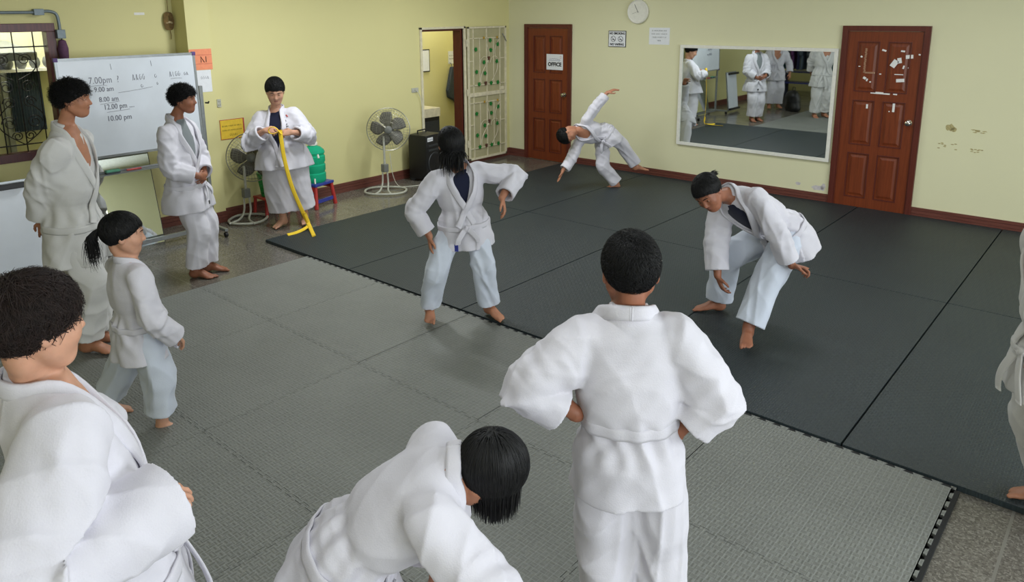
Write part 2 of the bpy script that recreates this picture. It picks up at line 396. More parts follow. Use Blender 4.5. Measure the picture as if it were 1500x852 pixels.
def ik(a, t, l1, l2, hint):
    a, t = np.asarray(a, float), np.asarray(t, float); v = t-a; D = np.linalg.norm(v); mx = (l1+l2)*.995
    if D > mx: t = a+v/D*mx; D = mx
    if D < abs(l1-l2)*1.05+1e-3: D = abs(l1-l2)*1.05+1e-3
    u = nrm(v); x = (l1*l1-l2*l2+D*D)/(2*D); y = np.sqrt(max(l1*l1-x*x, 0))
    h = np.asarray(hint, float); h = nrm(h-(h@u)*u)
    return a+u*x+h*y, t
def crease(P, sc, seed, dirv=None, n=3):
    """sharp cloth creases: ridged warped waves, -1..1 with narrow crests"""
    r = np.random.RandomState(seed); o = 0
    wx = np.sin(P@r.normal(size=3)*4+seed)+np.sin(P@r.normal(size=3)*7+1.)
    for i in range(n):
        k = r.normal(size=3)
        if dirv is not None: k = k*.45+np.asarray(dirv)
        k /= np.linalg.norm(k); f = 6.283/(sc*r.uniform(.75, 1.5)); ph = P@k*f+1.4*wx+r.uniform(0, 6.28)
        g = P@r.normal(size=3)*5+r.uniform(0, 6.28); o = o+((1-np.abs(np.sin(ph*.5)))**2.2-.3)*(.5+.5*np.sin(g))
    return o/n*2
def wav(P, sc, seed, n=5):
    r = np.random.RandomState(seed); o = 0
    for i in range(n):
        k = r.normal(size=3); k /= np.linalg.norm(k); o = o+np.sin(P@k*(6.283/(sc*r.uniform(.7, 1.4)))+r.uniform(0, 6.28))
    return o/n
def hand_prims(w, f, n, side, s, curl, spread=.12, thumb=.5):
    """w wrist, f finger direction, n palm normal, side towards the thumb"""
    f = nrm(f); n = nrm(n-(np.dot(n, f))*f); side = nrm(np.cross(f, n))*(1 if np.dot(np.cross(f, n), side) > 0 else -1)
    pr = []
    kn = []
    for i, q in enumerate((.03, .010, -.010, -.028)):
        kn.append(w+s*(f*(.088-.004*abs(i-1))+side*q))
    pr.append(Sweep([w-f*.015*s, w+f*.02*s, w+f*.055*s, w+f*.084*s], side, [.024*s, .031*s, .038*s, .038*s], [.017*s, .017*s, .015*s, .011*s], k=.012, n=8, round1=True))
    for i in range(4):
        L = (.074, .082, .076, .060)[i]*s; p = kn[i]-f*.01*s; r = (.0092, .0092, .0088, .0078)[i]*s
        dr = nrm(f+side*(1.2-i)*spread*.6)
        ang = 0
        for j, (fr, cu) in enumerate(((.46, .55), (.30, .85), (.24, .6))):
            ang += cu*curl*(1+.1*i)
            dd = dr*math.cos(ang)+n*math.sin(ang); q = p+dd*(L*fr+(.01*s if j == 0 else 0))
            pr.append(Cone(p, q, r, r*.93, k=.004)); p = q; r *= .93
    t0 = w+s*(f*.018+side*.022); t1 = t0+s*.042*nrm(f*.7+side*.75+n*.25*(1+thumb)); t2 = t1+s*.032*nrm(f*.95+side*.25+n*.35*(1+curl)); t3 = t2+s*.022*nrm(f*.9-side*.15*curl+n*.5*curl)
    pr += [Cone(t0, t1, .015*s, .0115*s, k=.008), Cone(t1, t2, .0108*s, .0098*s, k=.004), Cone(t2, t3, .0095*s, .0078*s, k=.004)]
    return pr
def foot_prims(ank, fd, s, inner, pitch=0):
    """ank ankle centre, fd horizontal toe direction, inner = unit vector to the big-toe side; sole lies .07*s below ankle"""
    fd = nrm(fd); up = vec(0, 0, 1)
    if pitch: up2 = nrm(up*math.cos(pitch)+fd*math.sin(pitch)); fd = nrm(fd*math.cos(pitch)-up*math.sin(pitch)); up = up2
    inner = nrm(inner-(np.dot(inner, fd))*fd)
    P = lambda a, b, c: ank+s*(fd*a+inner*b+up*c)
    pr = [Cone(P(0, 0, .03), P(-.018, 0, -.025), .034*s, .033*s, k=.02), Cone(P(-.03, 0, -.04), P(.0, 0, -.042), .028*s, .028*s, k=.02),
          Sweep([P(-.02, 0, -.03), P(.04, .003, -.025), P(.09, .004, -.042), P(.135, .002, -.053)], inner, [.03*s, .033*s, .040*s, .042*s], [.034*s, .036*s, .024*s, .014*s], k=.02, n=8, round1=True)]
    for i, (b, L, r) in enumerate(((.030, .05, .0125), (.011, .046, .0092), (-.005, .04, .0086), (-.020, .033, .008), (-.034, .026, .0078))):
        a0 = .135-.006*i
        pr.append(Cone(P(a0, b*.9, -.056), P(a0+L*.55, b, -.053), r*s*1.05, r*s, k=.006)); pr.append(Cone(P(a0+L*.55, b, -.053), P(a0+L, b, -.059), r*s, r*s*.9, k=.003))
    return pr
def head_frame(face, up):
    f = nrm(face); u = nrm(np.asarray(up, float)-(np.dot(up, f))*f); r = np.cross(f, u)   # r = person's right
    return r, f, u
def head_prims(c, fr, s, nb, ears=True):
    r, f, u = fr
    M = np.array([r, f, u]); H = lambda x, y, z: c+s*(r*x+f*y+u*z)
    E = lambda x, y, z, a, b, e, k=.015, sub=False: Ell(H(x, y, z), np.array([a, b, e])*s, M, k*s, sub)
    C = lambda p, q, r1, r2, k=.01, sub=False: Cone(H(*p), H(*q), r1*s, r2*s, k*s, sub)
    pr = [E(0, -.014, .03, .075, .093, .084), E(0, .02, -.025, .061, .070, .078, .04), E(0, .045, -.07, .036, .036, .032, .035), C((0, .062, -.088), (0, .052, -.090), .019, .02, .03)]
    for q in (-1, 1):
        pr += [E(q*.037, .054, -.022, .027, .027, .028, .03), C((q*.052, .0, -.045), (q*.03, .05, -.085), .017, .015, .03), C((q*.012, .083, .032), (q*.048, .064, .032), .011, .010, .02)]
        pr += [E(q*.031, .094, .008, .018, .014, .0105, .012, True)]
        pr += [E(q*.0315, .0715, .008, .0165, .0145, .0125, .004)]
        if ears: pr += [E(q*.078, -.012, -.004, .009, .019, .031, .006), E(q*.086, -.007, -.001, .006, .010, .018, .004, True)]
    pr += [C((0, .086, .012), (0, .103, -.022), .0085, .0115, .012), E(.011, .094, -.027, .009, .009, .007, .006), E(-.011, .094, -.027, .009, .009, .007, .006),
           C((-.017, .084, -.0485), (0, .0905, -.0465), .0048, .0065, .005), C((.017, .084, -.0485), (0, .0905, -.0465), .0048, .0065, .005),
           C((-.014, .0835, -.0565), (.014, .0835, -.0565), .0068, .0068, .005)]
    nk = H(0, -.030, -.06)
    pr.append(Sweep([H(0, -.03, -.01), nk, (nk+nb)/2, nb, nb+(nb-nk)*.3], r, [.044*s, .043*s, .043*s, .048*s, .065*s], [.044*s, .044*s, .045*s, .050*s, .058*s], k=.010*s, n=10))
    return pr
def lips_mask(c, fr, s, verts, quads):
    r, f, u = fr; q = (verts[quads].mean(1)-c)/s; x = q@r; y = q@f; z = q@u
    return ((x/.021)**2+((z+.052)/.0095)**2 < 1) & (y > .075)
def hair_obj(name, c, fr, s, kind, mat, seed, parent, h=.006, n=1500):
    r, f, u = fr; M = np.array([r, f, u]); rs = np.random.RandomState(seed)
    toL = lambda P: (P-c)@M.T/s
    toW = lambda q: c+s*(q@M)
    o = vec(0, -.016, .034); rad = vec(.083, .102, .093)*kind.get('vol', 1.06)
    kz = kind.get('front', .052); kb = kind.get('back', -.062); ks = kind.get('side', -.005)
    def line(x, y):                            # hairline height for a direction on the head
        return np.where(y > 0, ks+(kz-ks)*np.clip(y/.075, 0, 1)**1.1, ks+(kb-ks)*np.clip(-y/.06, 0, 1))
    class Cap:
        c = c; R = .16*s; k = .004; sub = False
        def d(self, P):
            q = toL(P); w = wav(q, .03, seed, 5)*.0035+wav(q, .012, seed+1, 5)*.0012
            k0 = np.sqrt((((q-o)/rad)**2).sum(1)); d = (k0-1)*.088-w
            lz = line(q[:, 0], q[:, 1])+wav(q, .02, seed+2)*.005
            d = np.maximum(d, (lz-q[:, 2])*.8)
            core = np.sqrt((((q-o)/(rad-.028))**2).sum(1)); d = np.maximum(d, -(core-1)*.07)
            return d*s
    cap = Cap(); cap.c = np.asarray(c, float)
    V, Q = surface([cap], h)
    VV = [V]; QQ = [Q]; base = len(V)
    # locks: tapered three-sided strands combed over the cap
    crown = nrm(vec(0, -.05, .09)); steps = 6; L0 = kind.get('len', .05); lift = kind.get('lift', .25); g = kind.get('grav', .35)
    width = kind.get('width', .0021)
    grav = nrm(M@vec(0, 0, -1))
    cnt = 0
    strands = []
    while cnt < n:
        d = nrm(rs.normal(size=3)); p = o+d*rad*.985
        if p[2] < line(p[0], p[1])+.004: continue
        tang = d-crown*(d@crown); tang = tang-(tang@d)*d
        tang = nrm(tang+rs.normal(size=3)*kind.get('mess', .25)); tang = nrm(tang-(tang@d)*d)
        if kind.get('fall'): tang = grav*1.0+rs.normal(size=3)*kind.get('mess', .2)*.5; tang = nrm(tang-(tang@d)*d)
        L = L0*rs.uniform(.6, 1.15); pts = [p]; v = nrm(tang+d*lift*rs.uniform(.3, 1.3))
        if kind.get('longmask') is not None: L = kind['longmask'](p, L, rs)
        st = steps if L < .09 else 11
        cl = rs.uniform(.3, 1.)
        for j in range(st):
            t_ = (j+1)/st
            v = nrm(v+grav*g*(1.5 if L > .09 else .6)*L/st/.012*.25)
            q = pts[-1]+v*L/st
            k0 = np.sqrt((((q-o)/rad)**2).sum())
            free = L > .09 and (q-o)@grav > kind.get('free', .075)
            if not free: q = o+(q-o)/k0*(1.006+lift*.26*cl*t_**1.5+.012*cl)
            elif k0 < 1.02: q = o+(q-o)/k0*1.02
            if L > .09 and q[2] < -.03 and not kind.get('fall'):       # long hair stays off the neck
                rr = np.hypot(q[0], q[1]+.02)
                if rr < .062: q[0] *= .062/rr; q[1] = (q[1]+.02)*.062/rr-.02
            v = nrm(q-pts[-1]); pts.append(q)
        strands.append((np.array(pts), width*rs.uniform(.7, 1.3)*(1.5 if L > .09 else 1))); cnt += 1
    for pts, w0 in kind.get('extra', []): strands.append((np.asarray(pts), w0))
    sv = []; sq = []
    for pts, w0 in strands:
        m = len(pts); T = np.gradient(pts, axis=0); T /= np.linalg.norm(T, axis=1)[:, None]+1e-9
        out = pts-o; out = out-(out*T).sum(1)[:, None]*T; out /= np.linalg.norm(out, axis=1)[:, None]+1e-9
        sd = np.cross(T, out); w = w0*np.linspace(1, .12, m)**.7
        ring = np.stack([pts+out*w[:, None]*.7, pts-sd*w[:, None], pts+sd*w[:, None]], 1).reshape(-1, 3)
        b0 = len(sv)*0+base; sv.append(ring)
        i = np.arange(m-1)[:, None]*3
        for a, b in ((0, 1), (1, 2), (2, 0)):
            sq.append(base+np.hstack([i+a, i+b, i+3+b, i+3+a]))
        base += 3*m
    V = np.vstack([VV[0]]+[toW(x) for x in sv]); Q = np.vstack(QQ+sq)
    ob = mesh_np(name, V, Q, mat, parent)
    return ob
def ribbon(name, C, Nn, w, t, mat, parent=None, closed=False, wd=None):
    """a flat strap along C with surface normals Nn, width w, thickness t"""
    C = np.asarray(C, float); Nn = np.asarray(Nn, float)
    T = np.gradient(C, axis=0)
    if closed: T = np.roll(C, -1, 0)-np.roll(C, 1, 0)
    T /= np.linalg.norm(T, axis=1)[:, None]+1e-9
    W = np.cross(T, Nn); W /= np.linalg.norm(W, axis=1)[:, None]+1e-9
    if wd is not None: W = np.asarray(wd, float)
    Nn = np.cross(W, T); Nn /= np.linalg.norm(Nn, axis=1)[:, None]+1e-9
    w = np.broadcast_to(np.asarray(w, float), (len(C),))[:, None]
    prof = [(-.5, 0), (-.47, .75), (-.25, 1), (.25, 1), (.47, .75), (.5, 0), (.25, -.3), (-.25, -.3)]
    V = np.stack([C+W*w*a+Nn*t*b for a, b in prof], 1).reshape(-1, 3); k = len(prof); m = len(C)
    Q = []
    for i in range(m if closed else m-1):
        j = (i+1) % m
        for a in range(k):
            b = (a+1) % k; Q.append((i*k+a, i*k+b, j*k+b, j*k+a))
    if not closed:
        for i in (0, m-1):
            for a in range(1, k//2): q = (i*k+a-1, i*k+a, i*k+k-1-a, i*k+(k-a) % k); Q.append(q if i == 0 else q[::-1])
    return mesh_np(name, V, np.array(Q), mat, parent)

def person(S):
    h = S['h']; fat = S.get('fat', 1.); g = S['gap'] if 'gap' in S else None
    root = bpy.data.objects.new('person', None); COL.objects.link(root)
    root.location = S['loc']; root.rotation_euler = (0, 0, S['rz']); root.empty_display_size = .2
    root['label'] = S['label']; root['category'] = 'person'; root['group'] = S.get('group', 'martial arts students in white uniforms')
    vd = lambda a: vec(math.cos(math.radians(a)), math.sin(math.radians(a)), 0)
    pv, nk = vec(*S['pelvis']), vec(*S['neck'])
    L = np.linalg.norm(nk-pv); sp = nrm(nk-pv)
    fp, fc = nrm(S['face_pelvis']) , nrm(S['face_chest'])
    fp = nrm(fp-(fp@sp)*sp*.6); fc = nrm(fc-(fc@sp)*sp)
    lp = nrm(np.cross(S.get('hip_up', sp), fp)); lc = nrm(np.cross(sp, fc))    # person's left
    bend = vec(*S.get('bend', (0, 0, 0)))       # bulge of the spine
    sh = S.get('shw', .108)*h
    shc = pv+sp*L*S.get('shs', .80)+bend*.2
    sL, sR = shc+lc*sh+vec(*S.get('shL', (0, 0, 0))), shc-lc*sh+vec(*S.get('shR', (0, 0, 0)))
    hL, hR = pv+lp*.055*h, pv-lp*.055*h
    ua, fa, th, sn = .165*h*S.get('arm', 1.), .145*h*S.get('arm', 1.), .235*h, .232*h
    eL, wL = ik(sL, S['wrL'], ua, fa, S['elL']); eR, wR = ik(sR, S['wrR'], ua, fa, S['elR'])
    aL0, aR0 = vec(*S['anL']), vec(*S['anR'])
    kL, aL = ik(hL, aL0, th, sn, S['knL']); kR, aR = ik(hR, aR0, th, sn, S['knR'])
    if np.linalg.norm(aL-aL0)+np.linalg.norm(aR-aR0) > .02: print('LEG SHORT', S['id'], np.linalg.norm(aL-aL0), np.linalg.norm(aR-aR0))
    hc = vec(*S['head']); hs = S.get('hs', .95); fr = head_frame(S['face'], S.get('up', (0, 0, 1)))
    seed = S['seed']; res = S['res']
    down = nrm(S['skirt_dir']) if 'skirt_dir' in S else nrm(vec(0, 0, -1)*.8-sp*.6)
    # --- torso path, hem to neck: parameter t of each control
    hemL = S.get('hem', .115)*h
    mid = lambda q: pv+sp*L*q+bend*math.sin(math.pi*q)
    pts = [pv+down*hemL, pv+down*hemL*.45, mid(.06), mid(.22), mid(.34), mid(.55), mid(.80), mid(.93), nk-sp*.006*h, nk+nrm(hc-nk)*.010*h]
    A = np.array([.134, .127, .114, .092, .102, .108, .094, .060, .041, .038])*h; Bx = np.array([.108, .102, .088, .070, .080, .080, .064, .048, .041, .039])*h
    A[:6] *= fat; Bx[:6] *= fat*S.get('fatd', 1.); A[6] *= (1+fat)/2
    sk = S.get('skirt', 1.); A[:2] *= sk; Bx[:2] *= sk
    U = [lp, lp, lp, lp, nrm(lp+lc), lc, lc, lc, lc, lc]
    vop = S.get('vopen', .55); wr_ = S.get('wr', 1.)
    def tdisp(s, sm, th_, P):
        # th_: 0 = person's left, pi/2 = V axis.  V = T x U : for T up, U left -> V = back ; front is -pi/2
        ph = np.arctan2(np.cos(th_), -np.sin(th_))                       # 0 at the front, + towards the left
        low = np.clip(1-s/.28, 0, 1)
        d = low*(.009*np.sin(5*ph+seed)+.007*np.sin(9*ph+2*seed+8*s))*h/1.5*S.get('flare', 1.)
        near = np.exp(-((s-.36)/.07)**2)
        d += near*.008*np.sin(11*ph+seed*1.3+14*s)+np.exp(-((s-.27)/.05)**2)*.005*np.sin(13*ph+seed)
        w = np.sin(P@vec(9, 4, 15)+2.2*np.sin(P@vec(-7, 11, 5)+seed)+seed); d += .005*(1-np.abs(w))*np.clip(s*2, .3, 1)*S.get('wr', 1.)
        d += .004*wav(P, .09, seed+5)+.013*crease(P, .15, seed+7, lc*.4)*np.clip(1.15-np.abs(s-.4)*.8, .4, 1)*wr_
        vv = np.clip((s-vop)/(1-vop), 0, 1)
        half = vv*1.35*S.get('vwide', 1.); m = (np.abs(ph) < half) & (s > vop)
        d = np.where(m, d-S.get('vdepth', .017)*np.clip((half-np.abs(ph))/.12, 0, 1), d)
        fl = np.clip((.30-s)/.1, 0, 1)*.010*(ph > .25)*(ph < 1.1)            # overlapping front flap
        return d+fl
    torso = Sweep(pts, U, A, Bx, k=.03*h, n=26, e=2.25, disp=tdisp)
    torso_open = Sweep(pts[::-1], U[::-1], A[::-1], Bx[::-1], n=26)
    def smp(Pt):
        return torso.d(Pt)
    def trace(s, ph, off=0.):
        s, ph = np.atleast_1d(s).astype(float), np.atleast_1d(ph).astype(float)
        q = s*torso.L; i = np.clip(np.searchsorted(torso.S, q)-1, 0, torso.n-2); t = ((q-torso.S[i])/(torso.S[i+1]-torso.S[i]))[:, None]
        C = torso.C[i]*(1-t)+torso.C[i+1]*t; Uu = torso.U[i]*(1-t)+torso.U[i+1]*t; Vv = torso.V[i]*(1-t)+torso.V[i+1]*t
        sgn = -1.
        D = np.cos(ph)[:, None]*Vv*sgn+np.sin(ph)[:, None]*Uu; D /= np.linalg.norm(D, axis=1)[:, None]
        lo = np.full(len(q), .01); hi = np.full(len(q), .30*h)
        for _ in range(16):
            m = (lo+hi)/2; v = torso.d(C+D*m[:, None]); lo = np.where(v < 0, m, lo); hi = np.where(v < 0, hi, m)
        r = (lo+hi)/2
        r = r+off
        return C+D*r[:, None], D, torso.T[i]
    if S.get('dbg'): print(S['id'], 'pelvis z', pv[2], 'spine', L)
    sl = S.get('sleeve', 1.)
    def sleeve(s0, e0, w0, sd_, sid):
        ax = nrm(w0-s0); dirf = nrm(w0-e0); cuff = e0+dirf*np.linalg.norm(w0-e0)*S.get('cuff', .80)
        ins = s0-nrm(sd_)*.05*h
        pp = [ins, s0, (s0+e0)/2, e0, (e0+cuff)/2, cuff]
        U_ = nrm(np.cross(nrm(e0-s0)+.001, vec(.13, .21, 1.)))
        hang = vec(0, 0, -1)*.012*h
        pp[2] = pp[2]+hang*.7; pp[3] = pp[3]+hang*.8; pp[4] = pp[4]+hang; pp[5] = pp[5]+hang*.5
        a = np.array([.030, .046, .056, .054, .052, .052])*h*sl
        def dd(s, sm, th_, P):
            el = np.exp(-((s-.62)/.18)**2)
            d = .004*el*np.sin(sm*6.283/.06+1.8*np.sin(th_+sid)+seed)*(.6+.4*np.cos(th_+sid))
            w = np.sin(sm*15+2.8*np.sin(th_*1+sid*2.)+1.5*np.sin(sm*9+2*th_)); d = d+.007*(1-np.abs(w))*(.4+.6*np.clip(s*1.3, 0, 1))-.003
            d += .004*wav(P, .08, seed+sid)+.004*np.sin(3*th_+sm*14)+.013*crease(P, .13, seed+sid*3)
            return d*S.get('wr', 1.)*np.clip(s/.12, 0, 1)*(1-.6*np.clip((s-.8)/.15, 0, 1))
        return Sweep(pp, U_, a, a*.86, k=S.get('slk', .024)*h, n=16, e=2.0, disp=dd, round0=True, hollow=(.09, max(.012, 2.6*res)))
    jp = [torso, sleeve(sL, eL, wL, lc, 1), sleeve(sR, eR, wR, -lc, 2)]
    for q in (sL, sR):
        jp.append(Cone(nk-sp*.050*h, q+(shc-q)*.10-sp*.004*h, .026*h, .040*h, k=.035*h))
    wm = S['cloth']
    V, Q = surface(jp, res); mesh_np('jacket', V, Q, wm, root)
    # --- trousers
    pl_ = S.get('pant', 1.)*((1+fat)/2)
    def leg(h0, k0, a0, sid):
        end = a0+nrm(k0-a0)*S.get('pcuff', .022)*h*1.0
        pp = [h0+(h0-k0)*.10, h0+(k0-h0)*.25, h0+(k0-h0)*.65, k0, k0+(end-k0)*.5, end]
        a = np.array([.054, .064, .065, .062, .060, .062])*h*pl_
        U_ = nrm(np.cross(fp, nrm(a0-h0)))
        def dd(s, sm, th_, P):
            w = np.sin(sm*9+2.6*np.sin(th_+sid*1.7)+1.3*np.sin(sm*5+2*th_)+seed); kn = np.exp(-((s-.6)/.2)**2)
            d = .010*(1-np.abs(w))*(.5+.6*kn)-.004+.008*np.sin(3*th_+seed+sid+sm*3)*np.clip(s*1.5-.2, 0, 1)
            return (d+.005*wav(P, .11, seed+sid)+.013*crease(P, .12, seed+sid*5, nrm(np.cross(k0-h0, fp))*.6))*S.get('wr', 1.)
        return Sweep(pp, U_, a, a*.92, k=.03*h, n=16, e=2.0, disp=dd, hollow=(.08, max(.012, 2.6*res)))
    pp = [leg(hL, kL, aL, 3), leg(hR, kR, aR, 4), Sweep([mid(.16), mid(0), pv-sp*.06*h], [lp, lp, lp], np.array([.080, .092, .078])*h*fat, np.array([.060, .072, .062])*h*fat, k=.03*h, n=8)]
    V, Q = surface(pp, res); mesh_np('trousers', V, Q, S.get('pcloth', wm), root)
    # --- body
    hs_ = S.get('hands', {})
    bp = head_prims(hc, fr, hs, nk, S.get('ears', True))
    bp += [Sweep([mid(.05), mid(.3), mid(.6), mid(.82), mid(.95), nk], [lp, lp, lc, lc, lc, lc], A[[2, 3, 5, 6, 7, 8]]*np.array([.78, .78, .84, .86, .84, .8]), Bx[[2, 3, 5, 6, 7, 8]]*np.array([.75, .75, .885, .88, .85, .8] if S.get('undershirt') is None else [.75, .75, .80, .80, .80, .8]), k=.03, n=10)]
    for (s0, e0, w0) in ((sL, eL, wL), (sR, eR, wR)):
        bp += [Cone(shc, s0, .03*h, .030*h, k=.03), Cone(s0, e0, .030*h, .023*h, k=.02), Cone(e0, e0+(w0-e0)*.35, .024*h, .024*h, k=.02), Cone(e0+(w0-e0)*.3, w0, .024*h, .0155*h, k=.02)]
    for (h0, k0, a0) in ((hL, kL, aL), (hR, kR, aR)):
        bp += [Cone(h0, k0, .045*h, .034*h, k=.02), Cone(k0, k0+(a0-k0)*.35, .032*h, .034*h, k=.02), Cone(k0+(a0-k0)*.3, a0, .034*h, .021*h, k=.02)]
    for key, w0, e0, sg in (('L', wL, eL, 1), ('R', wR, eR, -1)):
        H = S.get('hand'+key, {}); f = nrm(H.get('f', w0-e0)); n = nrm(H.get('n', (0, .3, -1))); sd = vec(*H.get('t', (0, 0, 1)))
        bp += hand_prims(w0, f, n, sd, .92*hs*S.get('hands', 1.), H.get('curl', .45), H.get('spread', .15))
    for key, a0, k0, sg in (('L', aL, kL, 1), ('R', aR, kR, -1)):
        fd = vd(S['ft'+key]); left = np.cross(vec(0, 0, 1), fd); inner = -left if key == 'L' else left
        bp += foot_prims(a0, fd, S.get('fs', 1.)*h/1.62, inner, S.get('fp'+key, 0))
    V, Q = surface(bp, S.get('bres', res*.8)); lm = lips_mask(hc, fr, hs, V, Q)
    mesh_np('body', V, Q, [S['skin'], MT['lips']], root, mi=lm.astype(int))
    # --- face details
    r, f, u = fr
    Hd = lambda x, y, z: hc+hs*(r*x+f*y+u*z)
    if S.get('eyes', True):
        for q in (-1, 1):
            ep = [Ell(Hd(q*.0315, .0795, .0065), np.array([.0115, .0075, .0042])*hs, np.array([r, f, u]), k=.001)]
            V, Q = surface(ep, .0017); e_ = mesh_np('eye', V, Q, [MT['eyewhite'], MT['iris']], root, mi=(np.linalg.norm((V[Q].mean(1)-Hd(q*.031, .0865, .0065)), axis=1) < .0066*hs).astype(int))
            C_ = [Hd(q*x, y, z) for x, y, z in ((.015, .094, .030), (.025, .092, .0325), (.038, .085, .032), (.050, .073, .026))]
            C_ = catmull(C_, 8); ribbon('eyebrow', C_, [f]*8, np.array([.003, .005, .006, .006, .0055, .005, .003, .002])*hs, .002, S['hairmat'], root)
    if S.get('hair') is not None:
        hair_obj('hair', hc, fr, hs, S['hair'], S['hairmat'], seed, root, h=S.get('hres', .006), n=S.get('nh', 2200))
    for ex in S.get('hair_ex', []): hair_tail(hc, fr, hs, ex, S['hairmat'], root, seed)
    # --- collar bands
    cw = .030*h; vs = vop-.0
    def lapel(name, sgn, lift_, s_lo, th_lo):
        ss = np.array([s_lo, (s_lo+vop)/2, vop, vop+(1-vop)*.3, vop+(1-vop)*.6, .935, .965, .975, .975]); hw = lambda s_: np.clip((s_-vop)/(1-vop), 0, 1)*1.35*S.get('vwide', 1.)
        tt = np.array([th_lo, th_lo*.5, .02*sgn, sgn*(hw(ss[3])+.10), sgn*(hw(ss[4])+.10), sgn*(hw(.93)+.15), sgn*1.95, sgn*2.6, sgn*3.18])
        c = catmull(np.stack([ss, tt], 1), 34)
        X, D, T = trace(c[:, 0], c[:, 1], 0.); tt_ = np.linspace(0, 1, 34); X = X+D*(lift_*(1-np.clip((tt_-.7)/.2, 0, 1))+.003)[:, None]
        X[1:-1] = (X[:-2]+2*X[1:-1]+X[2:])/4
        ribbon(name, X, D, cw, .010, wm, root)
    sb = S.get('belt_s', None)
    lo_s = .30 if S.get('belt', True) else .06
    lapel('lapel', -1, .0, lo_s, .35 if S.get('belt', True) else -.12); lapel('lapel', 1, .008, lo_s, -.45 if S.get('belt', True) else .12)
    # --- belt
    if S.get('belt', True):
        bs = S.get('belt_s', .262); th_ = np.linspace(0, 2*math.pi, 72, endpoint=False)
        X, D, T = trace(np.full(72, bs)+.006*np.sin(th_+seed), th_, .0); 
        rr = np.linalg.norm(X-X.mean(0), axis=1)
        for _ in range(3): X = (np.roll(X, 1, 0)+2*X+np.roll(X, -1, 0))/4
        X = X+D*.006
        b = ribbon('belt', X, D, .027*h, .007, S.get('beltmat', wm), root, closed=True, wd=T)
        kn = S.get('knot', 0.); X, D, T = trace(bs, kn, .014); kx, kd, kt = X[0], D[0], T[0]; sdv = nrm(np.cross(kt, kd))
        kp = [Cone(kx-sdv*.018-kt*.006, kx+sdv*.018+kt*.008, .013, .013, k=.01), Cone(kx-kt*.016, kx+kt*.016, .011, .010, k=.01)]
        V, Q = surface(kp, .003); mesh_np('knot', V, Q, S.get('beltmat', wm), b)
        for q, LL in ((-1, S.get('tail', .17)), (1, S.get('tail', .17)*.92)):
            if S.get('notail'): break
            n_ = 12; t_ = np.linspace(0, 1, n_); cur = S.get('swing', (0, 0, 0))
            base_ = kx+sdv*.012*q
            C_ = [base_+sdv*q*(.03+.035*math.sin(2.2*x))*x**.5+down*(LL*x)+kd*(.012+.03*math.sin(3*x)*.5+.02*x)+vec(*cur)*x*x for x in t_]
            ribbon('belt_end', C_, [kd]*n_, .026*h, .005, S.get('beltmat', wm), b)
    for ex in S.get('patches', []):           # small cloth marks on the jacket
        s_, ph_, w_, l_, mt_, nm_ = ex
        n_ = 8; X, D, T = trace(np.linspace(s_-l_/torso.L/2, s_+l_/torso.L/2, n_), np.full(n_, ph_), .0035)
        ribbon(nm_, X, D, w_, .002, mt_, root)
    if S.get('undershirt') is not None:
        q_ = S.get('shirt_n', 9); up_ = [Sweep(pts[2:q_], U[2:q_], A[2:q_]*.92, Bx[2:q_]*np.array([.93, .93, .93, .92, .90, .88, .98])[:q_-2], k=.01, n=16, e=2.25)]
        V, Q = surface(up_, res); mesh_np('undershirt', V, Q, S['undershirt'], root)
    return root, dict(wL=wL, wR=wR, trace=trace, down=down, hL=hL, kL=kL, kR=kR, sL=sL, sR=sR, eL=eL, eR=eR, torso=torso)
def hair_tail(c, fr, s, ex, mat, parent, seed):
    """a gathered tail of hair: many thin strands along a path in head coordinates"""
    r, f, u = fr; M = np.array([r, f, u]); rs = np.random.RandomState(seed+77)
    path = catmull(np.array(ex['path']), 12); V = []; Q = []; base = 0
    for i in range(ex.get('n', 220)):
        a = rs.uniform(0, 6.28); q = math.sqrt(rs.rand()); off = np.array([math.cos(a), math.sin(a), 0])*q
        rad = linterp(np.array(ex['rad']), 12); m = rs.randint(8, 13); jit = rs.normal(size=3)*.006
        T = np.gradient(path, axis=0); T /= np.linalg.norm(T, axis=1)[:, None]
        s1 = np.cross(T, vec(.3, .2, 1)); s1 /= np.linalg.norm(s1, axis=1)[:, None]; s2 = np.cross(T, s1)
        P = path+s1*(off[0]*rad)[:, None]+s2*(off[1]*rad)[:, None]+jit*np.linspace(0, 1, 12)[:, None]**2*ex.get('splay', 1.)
        P = P[:m]; w = .0028*np.linspace(1, .2, m); n1 = s1[:m]; n2 = s2[:m]
        ring = np.stack([P+n1*w[:, None], P-n1*w[:, None]*.5+n2*w[:, None]*.8, P-n1*w[:, None]*.5-n2*w[:, None]*.8], 1).reshape(-1, 3)
        V.append(ring); k = np.arange(m-1)[:, None]*3
        for x, y in ((0, 1), (1, 2), (2, 0)): Q.append(base+np.hstack([k+x, k+y, k+3+y, k+3+x]))
        base += 3*m
    V = c+s*(np.vstack(V)@M)
    o = mesh_np(ex.get('name', 'ponytail'), V, np.vstack(Q), mat, parent)
    if ex.get('tie') is not None:
        t0 = path[1]; tw = c+s*(t0@M); dr = nrm((path[2]-path[0])@M)
        pr = [Ell(tw, (.021*s, .021*s, .009*s), np.array([nrm(np.cross(dr, vec(.3, .2, 1))), nrm(np.cross(dr, np.cross(dr, vec(.3, .2, 1)))), dr]), k=.001)]
        Vt, Qt = surface(pr, .004); mesh_np('hair_tie', Vt, Qt, ex['tie'], o)
    return o
